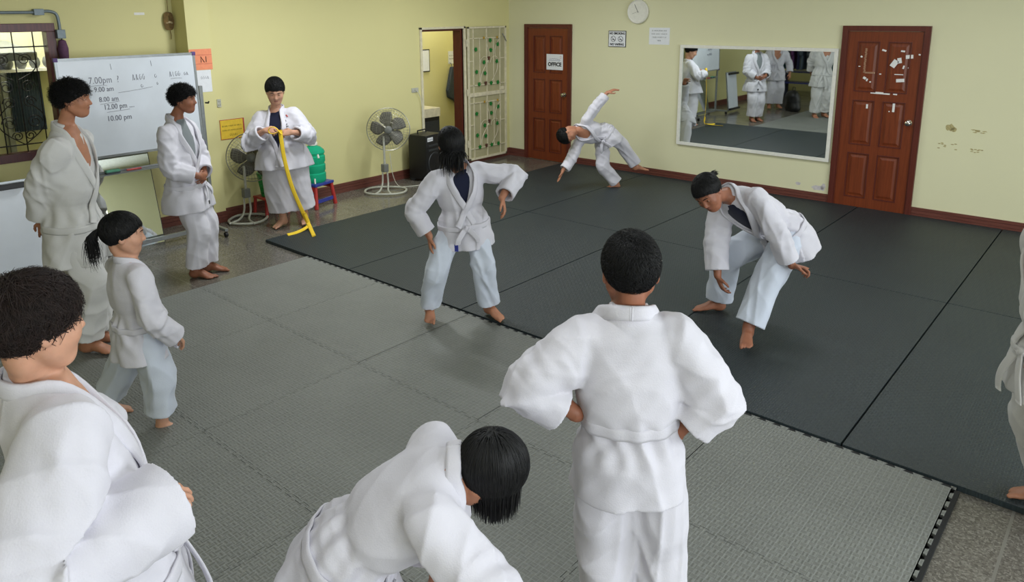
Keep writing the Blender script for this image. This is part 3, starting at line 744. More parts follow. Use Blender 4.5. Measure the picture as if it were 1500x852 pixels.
# ------------------------------------------------------------------ the room
YB = -12.0; XR = 10.6; ZC = 2.95; XW = -.17; XP = .10; PY0, PY1 = -5.06, -4.816
def struct(name, mb, mat, **kw): return tag(mb.build(name, mat, **kw), kind='structure')
fl = MB().box2((-2.6, YB, -.1), (XR, .0, 0)); struct('floor', fl, 'terrazzo')
struct('ceiling', MB().box2((-2.6, YB, ZC), (XR+.15, .15, ZC+.1)), 'ceiling_white')
# back wall with the two doors standing in front of solid wall
struct('wall_back', MB().box2((-2.6, 0, 0), (XR+.15, .15, ZC)), 'cream_wall_paint')
dy0, dy1, dz = -1.80, -1.0, 1.955
WY0, WY1, WZ0, WZ1 = -7.62, -6.17, .90, 2.12
m = MB()
m.box2((-.17, dy1, 0), (0, 0, ZC)); m.box2((-.17, dy0, dz), (0, dy1, ZC)); m.box2((-.17, PY1, 0), (0, dy0, ZC))
m.box2((-.34, PY0, 0), (XP, PY1, ZC))
m.box2((-.34, WY1, 0), (XW, PY0, ZC)); m.box2((-.34, WY0, 0), (XW, WY1, WZ0)); m.box2((-.34, WY0, WZ1), (XW, WY1, ZC)); m.box2((-.34, YB, 0), (XW, WY0, ZC))
struct('wall_left', m, 'yellow_wall_paint')
m = MB(); RY = (-10.5, -7.4, -6.2, -2.4)
m.box2((XR, YB, 0), (XR+.15, 0, .9)); m.box2((XR, YB, 2.3), (XR+.15, 0, ZC)); m.box2((XR, YB, .9), (XR+.15, RY[0], 2.3)); m.box2((XR, RY[1], .9), (XR+.15, RY[2], 2.3)); m.box2((XR, RY[3], .9), (XR+.15, 0, 2.3))
struct('wall_right', m, 'cream_wall_paint')
struct('wall_front', MB().box2((-2.6, YB-.15, 0), (XR+.15, YB, ZC)), 'yellow_wall_paint')
# neighbouring room behind the open doorway and the yard room behind the window
struct('wall_far_room', MB().box2((-1.15, -3.2, 0), (-1.0, .0, ZC)), 'yellow_wall_paint')
struct('wall_far_room_side', MB().box2((-1.5, -3.35, 0), (-.17, -3.2, ZC)), 'yellow_wall_paint')
struct('wall_yard', MB().box2((-1.65, YB, 0), (-1.5, -3.35, ZC)), 'cream_wall_paint')
# baseboards (three ribs)
def bb_profile(mb, a, b, nrm_, h=.117):
    a, b, n_ = Vector(a), Vector(b), Vector(nrm_); d = (b-a)
    for z0, z1, t in ((0, .045, .020), (.045, .052, .012), (.052, .082, .017), (.082, .088, .010), (.088, h, .015)):
        lo = a.copy(); hi = b+n_*t
        mb.box2((min(lo.x, hi.x), min(lo.y, hi.y), z0), (max(lo.x, hi.x), max(lo.y, hi.y), z1))
m = MB(); bb_profile(m, (0, 0, 0), (.324, 0, 0), (0, -1, 0)); bb_profile(m, (1.176, 0, 0), (4.79, 0, 0), (0, -1, 0)); bb_profile(m, (5.64, 0, 0), (XR, 0, 0), (0, -1, 0)); struct('baseboard_back', m, 'baseboard_wood')
m = MB(); bb_profile(m, (0, -.95, 0), (0, 0, 0), (1, 0, 0)); bb_profile(m, (0, PY1, 0), (0, -1.84, 0), (1, 0, 0)); bb_profile(m, (XP, PY0, 0), (XP, PY1, 0), (1, 0, 0)); bb_profile(m, (XW, YB, 0), (XW, PY0, 0), (1, 0, 0)); bb_profile(m, (XW, PY0, 0), (XP+.015, PY0, 0), (0, -1, 0)); struct('baseboard_left', m, 'baseboard_wood')
# ------------------------------------------------------------------ panelled doors
def panel_door(name, x0, x1, top, knob_side, base, stile=.11):
    d = tag(empty(name, ((x0+x1)/2, 0, 0)), kind='structure'); w = x1-x0; fw = .055
    f = MB(); f.box2((-w/2, -.035, base), (-w/2+fw, .0, top), bev=.004); f.box2((w/2-fw, -.035, base), (w/2, 0, top), bev=.004); f.box2((-w/2+fw, -.034, top-fw), (w/2-fw, 0, top))
    f.box2((-w/2+fw, -.022, base), (-w/2+fw+.012, 0, top-fw)); f.box2((w/2-fw-.012, -.022, base), (w/2-fw, 0, top-fw)); f.build('door_frame', 'dark_mahogany', d)
    lw = w-2*fw-.006; x = lw/2; y = -.016; l = MB(); z0, z1 = base+.006, top-fw-.004
    rows = [(z0+.13, z0+.62), (z0+.72, z0+1.20), (z0+1.30, z1-.11)]; st = stile; mid_ = .09
    l.box2((-x, y, z0), (-x+st, 0, z1)); l.box2((x-st, y, z0), (x, 0, z1)); l.box2((-mid_/2, y, z0), (mid_/2, 0, z1))
    edges = [z0]+[q for r_ in rows for q in r_]+[z1]
    for i in range(0, len(edges), 2):
        for sx in ((-x+st, -mid_/2), (mid_/2, x-st)): l.box2((sx[0], y, edges[i]), (sx[1], 0, edges[i+1]))
    lf = l.build('door_leaf', 'mahogany', d)
    for a, b in rows:
        for sx in ((-x+st, -mid_/2), (mid_/2, x-st)):
            p = MB(); p.box2((sx[0], -.004, a), (sx[1], 0, b))
            cx, cz = (sx[0]+sx[1])/2, (a+b)/2; ww, hh = sx[1]-sx[0], b-a
            # raised field with sloped margins
            v = []
            for (k, yy) in ((.0, -.004), (.022, -.0045), (.045, -.013)):
                v.append([p.bm.verts.new((cx+ax*(ww/2-k), yy, cz+az*(hh/2-k))) for ax, az in ((-1, -1), (1, -1), (1, 1), (-1, 1))])
            for A, B in zip(v, v[1:]):
                for q in range(4): p.bm.faces.new((A[q], A[(q+1) % 4], B[(q+1) % 4], B[q]))
            p.bm.faces.new(v[-1]); p.build('door_panel', 'mahogany', lf)
            e = MB()
            for ax in (-1, 1): e.box2((cx+ax*ww/2-.006, y-.004, a-.006), (cx+ax*ww/2+.006, -.004, b+.006), bev=.002)
            for az in (-1, 1): e.box2((cx-ww/2, y-.004, cz+az*hh/2-.006), (cx+ww/2, -.004, cz+az*hh/2+.006), bev=.002)
            e.build('panel_moulding', 'dark_mahogany', lf)
    kx = (x-.055)*knob_side; M = Matrix.Translation((kx, y, 1.005)) @ Matrix.Rotation(math.radians(90), 4, 'X')
    k = MB(); k.lathe([(.001, 0), (.032, 0), (.032, .006), (.012, .010), (.011, .028), (.024, .036), (.029, .048), (.026, .060), (.015, .066), (.001, .067)], n=20, M=M); k.build('door_knob', 'chrome', d, smooth=True)
    return d
d1 = panel_door('door_1', .324, 1.176, 2.0, 1, 0); d2 = panel_door('door_2', 4.79, 5.64, 2.0, 1, .0)
d1['label'] = 'narrow dark red six-panel wooden door in the far corner with a white OFFICE paper'; d2['label'] = 'reddish brown six-panel wooden door right of the wall mirror, with torn paper stickers'
# OFFICE paper on door 1
pp = tag(empty('office_sign', (.885, -.022, 1.465)), 'white sheet reading OFFICE taped to the dark door in the far corner', 'sign')
MB().box2((-.148, -.0015, -.112), (.148, 0, .112)).build('sheet', 'paper_white', pp)
text_obj('lettering', 'OFFICE', .075, 'ink_black', pp, wallM_back(0, -.0022, -.035), bold=.003, sx=1.0)
scribble('arched_caption', [[(-.1+.02*i, .03+.014*math.sin(i*.35)+(.008 if i % 2 else 0)) for i in range(11)], [(-.11+.02*i, .015+.01*math.sin(i*.3)) for i in range(11)]], .0022, 'ink_blue', pp, wallM_back(0, -.002, 0))
scribble('red_mark', [[(.09, .075), (.105, .088), (.12, .076)], [(.098, .05), (.112, .066), (.118, .05)]], .0018, 'ink_red', pp, wallM_back(0, -.002, 0))
# stickers and scraps on door 2 (its parts)
def scrap(x, z, w, h, rot, name='paper_scrap', mat='sticker_white'):
    m = MB(); m.box(None, (w, .0012, h), M=Matrix.Translation((x-5.215, -.0185, z)) @ Matrix.Rotation(rot, 4, 'Y'))
    return m.build(name, mat, d2)
for a in [(5.329, 1.613, 0.054, 0.079, 0.55), (5.376, 1.646, 0.039, 0.056, -0.2), (5.465, 1.688, 0.07, 0.038, -0.1), (5.402, 1.441, 0.078, 0.035, -0.1), (5.399, 1.743, 0.039, 0.017, 0.1), (5.22, 1.747, 0.043, 0.018, 0.3), (5.368, 1.298, 0.039, 0.021, 0.1), (5.367, 1.152, 0.023, 0.091, 0), (5.106, 1.148, 0.02, 0.046, 0), (5.42, 1.579, 0.016, 0.035, 0.2), (5.382, 1.502, 0.085, 0.009, 0), (5.003, 1.676, 0.02, 0.018, 0.4), (5.556, 1.713, 0.019, 0.014, 0.2), (5.053, 1.45, 0.031, 0.025, 0.5), (5.079, 1.431, 0.016, 0.028, 0.3), (5.204, 1.499, 0.02, 0.011, 0), (4.99, 1.572, 0.02, 0.009, 0), (5.113, 1.411, 0.016, 0.014, 0), (5.328, 1.11, 0.012, 0.011, 0), (5.468, 1.574, 0.014, 0.012, 0)]: scrap(*a)
scrap(5.222, 1.298, .19, .022, .02, 'tape_strip')
tn = MB()
for i in range(22): tn.box(None, (.020, .001, .007), M=Matrix.Translation((5.043+RND.uniform(-.003, .003)-5.215, -.0185, 1.76-.0118*i)) @ Matrix.Rotation(RND.uniform(-.3, .3), 4, 'Y'))
for i in range(7): tn.box(None, (.010, .001, .018), M=Matrix.Translation((5.055+.015*i-5.215, -.0185, 1.508)))
tn.build('torn_tape', 'torn_paper', d2)
# wall scars right of door 2 (part of the wall's surface, raised flakes)
def blotch(name, pts, mat, y=-.0012, seed=1):
    m = MB(); rr = random.Random(seed)
    for (x, z, w, h) in pts:
        n = 14; o_ = [(x+w/2*math.cos(6.283*i/n)*rr.uniform(.6, 1.1), z+h/2*math.sin(6.283*i/n)*rr.uniform(.6, 1.1)) for i in range(n)]
        m.poly([(a, -b) for a, b in o_], 0, .0012, M=Matrix.Translation((0, 0, 0)) @ Matrix.Rotation(math.radians(90), 4, 'X') @ Matrix.Diagonal((1, -1, 1, 1)))
    return tag(m.build(name, mat), kind='structure')
blotch('trim_1', [(5.905, .99, .09, .085), (5.935, .975, .06, .05)], 'dirt_brown', seed=3)
blotch('trim_2', [(6.165+RND.uniform(-.06, .06), .98+RND.uniform(-.02, .02), .05, .012) for _ in range(7)]+[(5.90+RND.uniform(-.08, .08), .80+RND.uniform(-.03, .03), .03, .012) for _ in range(9)]+[(6.165+RND.uniform(-.06, .06), .775+RND.uniform(-.02, .02), .03, .012) for _ in range(9)], 'dirt_brown', seed=4)
blotch('trim_3', [(4.66, .17, .16, .07), (4.44, .19, .07, .04), (4.72, .19, .06, .09)], 'plaster_patch', seed=5)
# ------------------------------------------------------------------ wall mirror
mx0, mx1, mz0, mz1 = 2.867, 4.763, .49, 1.755
mr = tag(empty('wall_mirror', ((mx0+mx1)/2, -.0, mz0)), 'large wide wall mirror in a thin white frame between the two doors', 'mirror'); w2 = (mx1-mx0)/2; hh = mz1-mz0
MB().box2((-w2+.015, -.020, .015), (w2-.015, -.004, hh-.015)).build('glass', 'mirror_glass', mr)
f = MB(); fw = .038
f.box2((-w2, -.034, 0), (w2, 0, fw), bev=.003); f.box2((-w2, -.034, hh-fw), (w2, 0, hh), bev=.003); f.box2((-w2, -.034, fw), (-w2+fw, 0, hh-fw), bev=.003); f.box2((w2-fw, -.034, fw), (w2, 0, hh-fw), bev=.003)
f.build('frame', 'white_paint', mr)
# clock
ck = tag(empty('wall_clock', (2.235, -.002, 2.165)), 'round white wall clock with black numerals above the notices', 'clock'); Mx = Matrix.Rotation(math.radians(90), 4, 'X')
MB().lathe([(.001, 0), (.150, 0), (.155, .012), (.153, .034), (.144, .038), (.138, .028)], n=48, M=Mx).build('rim', 'white_paint', ck, smooth=True)
MB().lathe([(.001, 0), (.139, 0), (.139, .024), (.001, .024)], n=48, M=Mx).build('dial', 'paper_white', ck)
for i in range(1, 13):
    a = math.radians(90-30*i); text_obj('numeral', str(i), .042, 'ink_black', ck, wallM_back(.112*math.cos(a), -.0252, .112*math.sin(a)), bold=.001)
def hand_(name, ang, L_, w_, y):
    m = MB(); a = math.radians(90-ang); M = Matrix.Translation((0, y, 0)) @ Matrix.Rotation(-a, 4, 'Y')
    m.box(None, (L_, .002, w_), M=M @ Matrix.Translation((L_/2-.015, 0, 0))); m.build(name, 'ink_black', ck)
hand_('minute_hand', -30+2, .12, .006, -.028); hand_('hour_hand', 149, .08, .009, -.0265); hand_('second_hand', 252, .10, .002, -.030)
# no smoking sign
ns = tag(empty('no_smoking_sign', (1.918, -.002, 1.81)), 'white framed NO SMOKING NO VAPING sign below and left of the clock', 'sign')
MB().box2((-.137, -.006, -.107), (.137, 0, .107)).build('board', 'ink_black', ns); MB().box2((-.129, -.008, -.099), (.129, -.004, .099)).build('sheet', 'paper_white', ns)
text_obj('top_line', 'NO SMOKING', .040, 'ink_black', ns, wallM_back(0, -.0086, .071), bold=.0016, sx=.95); text_obj('bottom_line', 'NO VAPING', .040, 'ink_black', ns, wallM_back(0, -.0086, -.073), bold=.0016)
for cx in (-.058, .055):
    s_ = MB(); s_.tube([(cx+.036*math.cos(a), -.009, .036*math.sin(a)) for a in [2*math.pi*k/24 for k in range(24)]], .0028, 5, closed=True)
    s_.tube([(cx-.025, -.009, .025), (cx+.025, -.009, -.025)], .0028, 5); s_.box2((cx-.022, -.0095, -.012), (cx+.02, -.008, -.004)); s_.build('prohibition_symbol', 'ink_black', ns)
nt_ = tag(empty('white_notice', (2.548, -.0003, 1.855)), 'white handwritten notice sheet on the wall between clock and mirror', 'notice')
MB().box2((-.148, -.0016, -.107), (.148, 0, .107)).build('sheet', 'paper_white', nt_)
ls = []
for row, (n, w) in enumerate(((16, .22), (14, .23), (13, .20), (4, .05))): ls += squiggle(-w/2, .062-.042*row, w, .017, n, 40+row)
scribble('handwriting', ls, .0011, 'ink_black', nt_, wallM_back(0, -.002, 0))
# ------------------------------------------------------------------ left wall: doorway frame and security gate
fr_ = tag(empty('door_3', (0, -1.4, 0)), 'open doorway with a cream and dark red frame beside the vine gate', None, kind='structure')
f = MB(); f.box2((-.19, dy0-.035, 0), (.025, dy0, dz+.03), bev=.003); f.box2((-.19, dy0-.035, dz), (.025, dy1+.035, dz+.03), bev=.003); f.box2((-.19, dy1, 0), (.025, dy1+.035, dz+.03), bev=.003)
o = f.build('outer_frame', 'cream_metal', fr_); o.location = (0, 1.4, 0)
f = MB(); f.box2((-.17, dy0, 0), (-.02, dy0+.028, dz-.028)); f.box2((-.17, dy1-.028, 0), (-.02, dy1, dz-.028)); f.box2((-.17, dy0, dz-.028), (-.02, dy1, dz)); o = f.build('inner_jamb', 'dark_mahogany', fr_); o.location = (0, 1.4, 0)
g = tag(empty('security_gate', (.045, -.955, .05)), 'cream metal security gate with green vine leaves folded flat against the corner wall', 'gate')
GW, GH = .83, 1.925
f = MB()
for y0, y1, z0, z1 in ((0, .03, 0, GH), (GW-.03, GW, 0, GH), (0, GW, GH-.025, GH), (0, GW, 0, .03), (.03, GW-.03, .93, .985)): f.box2((-.012, y0, z0), (.012, y1, z1), bev=.002)
f.build('gate_frame', 'cream_metal', g)
MB().box2((-.009, .02, .02), (-.006, GW-.02, GH-.02)).build('back_panel', 'khaki_sheet', g)
for y in (.115, .40, .69): MB().box2((-.006, y-.006, .03), (.008, y+.006, GH-.02)).build('bar', 'cream_metal', g)
for z0 in (.985, .06):
    zt = z0+.80
    for y in (.25, .55): MB().box2((-.004, y-.005, z0+.1), (.006, y+.005, zt-.02)).build('bar', 'cream_metal', g)
    cr = MB(); cr.box2((-.006, .03, zt-.03), (.008, .69, zt-.018)); cr.box2((-.006, .03, z0+.10), (.008, GW-.03, z0+.112)); cr.box2((-.006, .03, z0+.45), (.006, .115, z0+.462)); cr.box2((-.006, .69, z0+.47), (.006, GW-.03, z0+.482)); cr.build('cross_bar', 'cream_metal', g)
    for (ya, sgn) in ((.40, -1), (.62, -1)):
        n = 26; pts = [(.010, ya-.10+.14*t+.055*math.sin(t*7+ya*9), z0+.13+.62*t) for t in [i/n for i in range(n+1)]]; MB().tube(pts, .005, 6).build('vine', 'cream_metal', g)
        pts = [(.010, ya-.06+.09*math.cos(a), z0+.42+.09*math.sin(a)) for a in [math.pi*i/12 for i in range(13)]]; MB().tube(pts, .0045, 6).build('vine', 'cream_metal', g)
    leaves = [(.16, .62), (.47, .74), (.48, .60), (.63, .68), (.33, .43), (.61, .43), (.17, .30), (.35, .27), (.63, .12), (.22, .0+.12), (.48, .02+.10)]
    for (y, z) in leaves:
        a0 = RND.uniform(-.5, .5); o_ = []
        for i in range(20):
            a = a0+6.283*i/20; r_ = .034*(.62+.38*abs(math.cos(2.5*(a-a0))))*(1.05 if i % 2 else .9); o_.append((r_*math.cos(a), r_*math.sin(a)))
        MB().poly(o_, .010, .016, M=wallM_left(0, y, z0+z)).build('leaf', 'leaf_green', g)
    for (y, z) in ((.43, .50), (.36, .14)):
        gm = MB()
        for i in range(9): gm.lathe([(.001, -.012), (.009, -.007), (.012, 0), (.009, .007), (.001, .012)], c=(.014, y+((i % 3)-1)*.015*(1-.25*(i//3)), z0+z-.017*(i//3)), n=8)
        gm.build('grapes', 'grape_brown', g, smooth=True)
    for y in (.33, .62):
        MB().lathe([(.001, -.006), (.018, -.003), (.02, 0), (.018, .003), (.001, .006)], n=10, M=Matrix.Translation((.014, y, zt-.02)) @ Matrix.Rotation(math.pi/2, 4, 'Y')).build('rosette', 'gold_paint', g)
MB().box2((-.002, .70, .99), (.022, .76, 1.04), bev=.003).build('latch', 'cream_metal', g); MB().tube([(.02, GW-.1, 1.82), (.03, GW-.02, 1.70)], .006).build('stay_bar', 'grey_metal', g)
for z in (.25, 1.0, 1.7): MB().tube([(0, -.012, z-.05), (0, -.012, z+.05)], .011, 10).build('hinge', 'cream_metal', g)
# things in the room behind the doorway
c = tag(empty('hanging_jacket', (-.998, -.28, .72)), 'dark grey jacket hanging on the yellow wall beyond the open doorway', 'jacket')
o_ = [(-.02, .62), (.04, .62), (.09, .35), (.13, .12), (.11, .0), (.02, .08), (-.10, .14), (-.12, .25), (-.06, .48)]
M = wallM_left(0.01, 0, 0); MB().poly([(a, b) for a, b in o_], 0, .07, M=M).build('cloth', 'dark_cloth', c)
mm = c.children[0].modifiers.new('b', 'BEVEL'); mm.width = .02; mm.segments = 3
MB().tube([(0, 0, .68), (.04, 0, .66), (.05, 0, .62)], .006).build('hook', 'grey_metal', c)
c = tag(empty('picture_frame', (-.998, -.83, 1.46)), 'small black framed picture seen through the open doorway', 'picture'); 
MB().box2((0, -.10, -.17), (.02, .10, .17)).build('frame', 'black_plastic', c); MB().box2((.015, -.085, -.155), (.023, .085, .155)).build('print', 'paper_white', c)
c = tag(empty('wall_note', (-.998, -.24, 1.48)), 'small white paper on the wall beyond the doorway, above the grey jacket', 'paper'); MB().box2((0, -.07, -.10), (.002, .07, .10)).build('sheet', 'paper_white', c)
scribble('writing', squiggle(-.05, .02, .10, .02, 5, 3)+squiggle(-.05, -.03, .10, .02, 5, 4), .001, 'ink_black', c, wallM_left(.003, 0, 0))
c = tag(empty('dark_cabinet', (-.78, -1.10, 0)), 'tall narrow black cabinet with a light top standing beyond the doorway', 'cabinet')
MB().box2((-.2, -.16, 0), (.2, .16, .66), bev=.006).build('body', 'black_plastic', c); MB().box2((-.21, -.17, .66), (.21, .17, .79), bev=.004).build('top', 'cream_metal', c); MB().box2((.2, -.14, .05), (.206, .14, .6)).build('door', 'dark_plastic', c)
# sockets
def socket(y, z, x, label, n=2, w=.085, h=.07):
    s_ = tag(empty('wall_socket', (x, y, z)), label, 'socket', None); MB().box2((0, -w/2, -h/2), (.010, w/2, h/2), bev=.003).build('plate', 'light_grey_plastic', s_)
    for i in range(n):
        k = MB(); zz = (i-.5*(n-1))*h*.45
        for q in (-.008, .008): k.box2((.009, q-.002, zz-.006), (.0112, q+.002, zz+.006))
        k.build('slot', 'black_plastic', s_)
    return s_
socket(-1.943, 1.167, 0, 'beige wall socket with a plugged cord left of the doorway', 1, .12, .06)
socket(-4.735, 1.262, 0, 'white double wall socket between pillar and yellow notice', 2, .045, .085)
cd = MB(); P_ = [(.02, -1.935, 1.165), (.035, -1.90, 1.14), (.04, -1.87, 1.0), (.045, -1.86, .7), (.05, -1.865, .45), (.20, -1.87, .35), (.42, -1.98, .30), (.46, -2.0, .16), (.48, -2.15, .02), (.50, -2.35, .012), (.42, -2.55, .012), (.38, -2.66, .012), (.42, -2.75, .03)]
def smooth_path(P, n): return [tuple(q) for q in catmull(np.array(P, float), n)]
P_ = [(.012, -1.943, 1.167), (.035, -1.925, 1.15), (.035, -1.86, 1.02), (.035, -1.845, .75), (.033, -1.845, .45), (.03, -1.845, .30), (.10, -1.83, .12), (.30, -1.80, .012), (.48, -1.95, .008), (.50, -2.25, .008), (.42, -2.50, .008), (.36, -2.60, .03), (.40, -2.72, .20), (.42, -2.77, .48)]
tag(MB().tube(smooth_path(P_, 90), .0045, 6).build('power_cord', 'cord_white', smooth=True), 'thin white power cord running from the beige socket down to the right fan', 'cord')
# yellow poster, pillar papers
c = tag(empty('yellow_notice', (.002, -4.606, .972)), 'yellow printed notice with dark red border on the wall above the left fan', 'notice')
MB().box2((0, -.142, -.107), (.003, .142, .107)).build('border', 'ink_red', c); MB().box2((.001, -.137, -.101), (.004, .125, .101)).build('sheet', 'paper_yellow', c)
scribble('print', squiggle(-.12, .03, .23, .016, 16, 8)+squiggle(-.12, -.015, .23, .014, 14, 9)+squiggle(-.04, -.075, .1, .03, 5, 10), .0012, 'ink_black', c, wallM_left(.0045, 0, 0))
c = tag(empty('orange_sign', (XP+.001, -4.94, 1.735)), 'orange paper with a handwritten mark taped on the pillar', 'sign')
MB().box2((0, -.118, -.105), (.002, .120, .105)).build('sheet', 'paper_orange', c); l_ = MB()
for z in (.045, -.045): l_.box2((.002, -.118, z-.0015), (.0025, .12, z+.0015))
l_.build('rule_lines', 'ink_red', c); scribble('mark', [[(.0, -.03), (.0, .03), (.035, -.03)], [(.055, .03), (.055, -.028)]], .0042, 'ink_black', c, wallM_left(.003, 0, 0))
c = tag(empty('white_sign', (XP+.001, -4.95, 1.515)), 'white handwritten paper on the pillar directly under the orange sheet', 'sign')
MB().box2((0, -.105, -.112), (.002, .105, .112)).build('sheet', 'paper_white', c); scribble('writing', squiggle(-.01, .02, .09, .03, 4, 12), .0012, 'marker_ink', c, wallM_left(.003, 0, 0))
c = tag(empty('tape_strip', (XW+.001, -5.39, 2.195)), 'small white strip of tape high on the wall above the whiteboard', 'tape'); MB().box2((0, -.05, -.012), (.001, .05, .012)).build('strip', 'sticker_white', c)
# coil of brown cable hung in the corner by the pillar
c = tag(empty('cable_coil', (XW+.0, -5.115, 2.10)), 'brown looped cable hung on a nail beside the pillar', 'cable')
m = MB()
for k in range(6):
    a0 = k*.5; m.tube([(.03+.006*k*.5, .012*k*.5-.02+.030*math.cos(a), .02+.085*math.sin(a)) for a in [a0+2*math.pi*i/18 for i in range(18)]], .006, 6, closed=True)
m.build('loops', 'rope_brown', c, smooth=True); MB().tube([(.035, -.03, .0), (.045, 0, .012), (.035, .03, .0)], .012, 8).build('binding', 'patina', c); MB().tube([(.03, 0, -.06), (.03, .01, -.12), (.03, .005, -.16)], .004, 6).build('loose_end', 'rope_brown', c); MB().tube([(0, 0, .1), (.05, 0, .105)], .004).build('nail', 'iron_black', c)
MB().tube([(.03, 0, .1), (.03, .0, .5), (.03, 0, .84)], .003, 6).build('hanging_line', 'rope_brown', c)
# ------------------------------------------------------------------ window with wrought iron
wn = tag(empty('window_1', (XW, 0, 0)), 'window with dark red wooden frame and black scrolled iron grille', kind='structure')
f = MB(); t = .075
f.box2((-.10, WY0, WZ0-.0), (.02, WY1+.0, WZ0+t), bev=.004); f.box2((-.10, WY0, WZ1-t), (.02, WY1, WZ1), bev=.004); f.box2((-.10, WY1-t, WZ0+t), (.02, WY1, WZ1-t), bev=.004); f.box2((-.10, WY0, WZ0+t), (.02, WY0+t, WZ1-t), bev=.004); f.build('window_frame', 'window_wood', wn)
MB().box2((-.085, WY0+t, WZ0+t), (-.081, WY1-t, WZ1-t)).build('pane', 'window_glass', wn)
gi_ = MB(); yr = WY1-t; gz0, gz1 = WZ0+t, WZ1-t; gx = -.03
gi_.tube([(gx, WY0+t, gz1-.13), (gx, yr, gz1-.13)], .006, 6); gi_.tube([(gx, WY0+t, gz0+.07), (gx, yr, gz0+.07)], .006, 6)
for i in range(9): y = yr-.10-.165*i; gi_.tube([(gx, y, gz0), (gx, y, gz1)], .006, 6)
def spiral(cy, cz, r0, turns, sgn, a0=0, n=30): return [(gx+.008, cy+sgn*(r0*(1-.75*k/n))*math.cos(a0+turns*6.283*k/n), cz+(r0*(1-.75*k/n))*math.sin(a0+turns*6.283*k/n)) for k in range(n+1)]
for c0 in (yr-.28, yr-.80, yr-1.32):
    for s_ in (-1, 1):
        gi_.tube([(gx+.006, c0+s_*(.02+.15*math.sin(math.pi*k/20)), gz1-.42+.24*k/20+.0) for k in range(21)], .005, 6)
        gi_.tube([(gx+.006, c0+s_*(.19*math.sin(math.pi*k/24*.9)), gz1-.62-.38*(1-k/24)) for k in range(25)], .005, 6)
        for (dy, dzz, r_) in ((.085, .24, .055), (.085, .48, .06), (.08, .62, .055), (.10, .80, .065), (.05, .92, .045)):
            if gz1-dzz-r_ > gz0: gi_.tube(spiral(c0+s_*dy, gz1-dzz, r_, 1.6, s_), .005, 5)
gi_.build('iron_grille', 'iron_black', wn, smooth=True)
# what shows behind the window
c = tag(empty('corrugated_panel', (-1.40, -6.12, 1.0)), 'grey green corrugated sheet seen outside through the iron grille window', 'sheet', rz if False else None)
pts = []; n = 48; W = .30
m = MB(); vs = []
for i in range(n+1):
    y = -W/2+W*i/n; x = .012*math.sin(i*math.pi/2.0*1.0); vs.append((m.bm.verts.new((x, y, .0)), m.bm.verts.new((x, y, .62))))
for a, b in zip(vs, vs[1:]): m.bm.faces.new((a[0], b[0], b[1], a[1]))
o = m.build('sheet', 'slate_cloth', c); s_ = o.modifiers.new('s', 'SOLIDIFY'); s_.thickness = .006
for z in (.08, .5): MB().box2((-.098, -.14, z), (-.016, .14, z+.03)).build('batten', 'grey_metal', c)
c = tag(empty('roof_awning', (-1.0, -6.62, 1.86)), 'grey awning slab outside, above the corrugated sheet behind the window', 'awning'); MB().box(None, (.9, .8, .08), M=Matrix.Rotation(.10, 4, 'Y'), bev=.01).build('slab', 'grey_plastic', c); MB().box2((-.47, .30, -1.86), (-.42, .35, 0)).build('post', 'grey_metal', c)
for i in range(4):
    c = tag(empty('clay_pot', (-1.36, -6.26+.125*i, 1.655)), ['leftmost', 'second from left', 'third from left', 'rightmost'][i]+' of the four grey round pots on the ledge outside the window', 'pot', 'pots on the ledge outside')
    MB().lathe([(.001, 0), (.03, 0), (.048, .03), (.053, .06), (.042, .10), (.032, .11), (.001, .11)], n=18).build('body', 'grey_plastic', c, smooth=True)
tag(MB().box2((-1.498, -6.6, 1.625), (-1.28, -5.7, 1.653)).build('ledge_shelf', 'white_paint'), 'pale ledge outside the window carrying four round pots', 'shelf')
# conduit and folded umbrella right of the window
c = tag(empty('conduit_pipe', (XW, 0, 0)), 'grey electrical conduit pipe running over the window and bending down', 'pipe')
MB().tube(smooth_path([(.035, -7.9, 2.215), (.035, -7.0, 2.215), (.035, -6.35, 2.215), (.035, -6.22, 2.225), (.035, -6.15, 2.20), (.035, -6.135, 2.12), (.035, -6.135, 2.05)], 40), .014, 10).build('pipe', 'grey_pipe', c, smooth=True)
MB().box2((.0, -6.33, 2.19), (.06, -6.25, 2.245), bev=.004).build('clamp', 'grey_pipe', c); MB().box2((.0, -6.17, 1.98), (.07, -6.10, 2.06), bev=.006).build('junction_box', 'grey_pipe', c)
c = tag(empty('folded_umbrella', (XW+.04, -6.13, 1.55)), 'folded purple umbrella hanging head down between window and whiteboard', 'umbrella')
MB().lathe([(.004, 0), (.02, .05), (.036, .2), (.045, .34), (.03, .41), (.012, .42)], n=14).build('canopy', 'purple_cloth', c, smooth=True); MB().tube([(0, 0, .40), (0, 0, .46)], .006).build('shaft', 'iron_black', c); MB().tube([(0, 0, -.05), (0, 0, .02)], .005).build('tip', 'iron_black', c)
# ------------------------------------------------------------------ floor mats
U0, US, FY = 1.824, 1.031, -4.972
def tooth_edge(a, b, n_t=13, depth=.018, flip=1, phase=0):
    """dovetail profile from a to b (2D), offset to the left by +-depth"""
    a, b = np.array(a, float), np.array(b, float); d = (b-a)/np.linalg.norm(b-a); nn = np.array([-d[1], d[0]])*flip; L = np.linalg.norm(b-a); p = L/n_t; out = [a]
    for i in range(n_t):
        c = (i+.5)*p; w0, w1 = p*.18, p*.30
        for off, dp in ((c-w0, 0), (c-w1, depth), (c+w1, depth), (c+w0, 0)): out.append(a+d*off+nn*dp)
    out.append(b); return out
gx_ = [U0+US*k for k in range(6)]; gy_ = [FY, -6.003, -7.034, -8.065, -9.096]
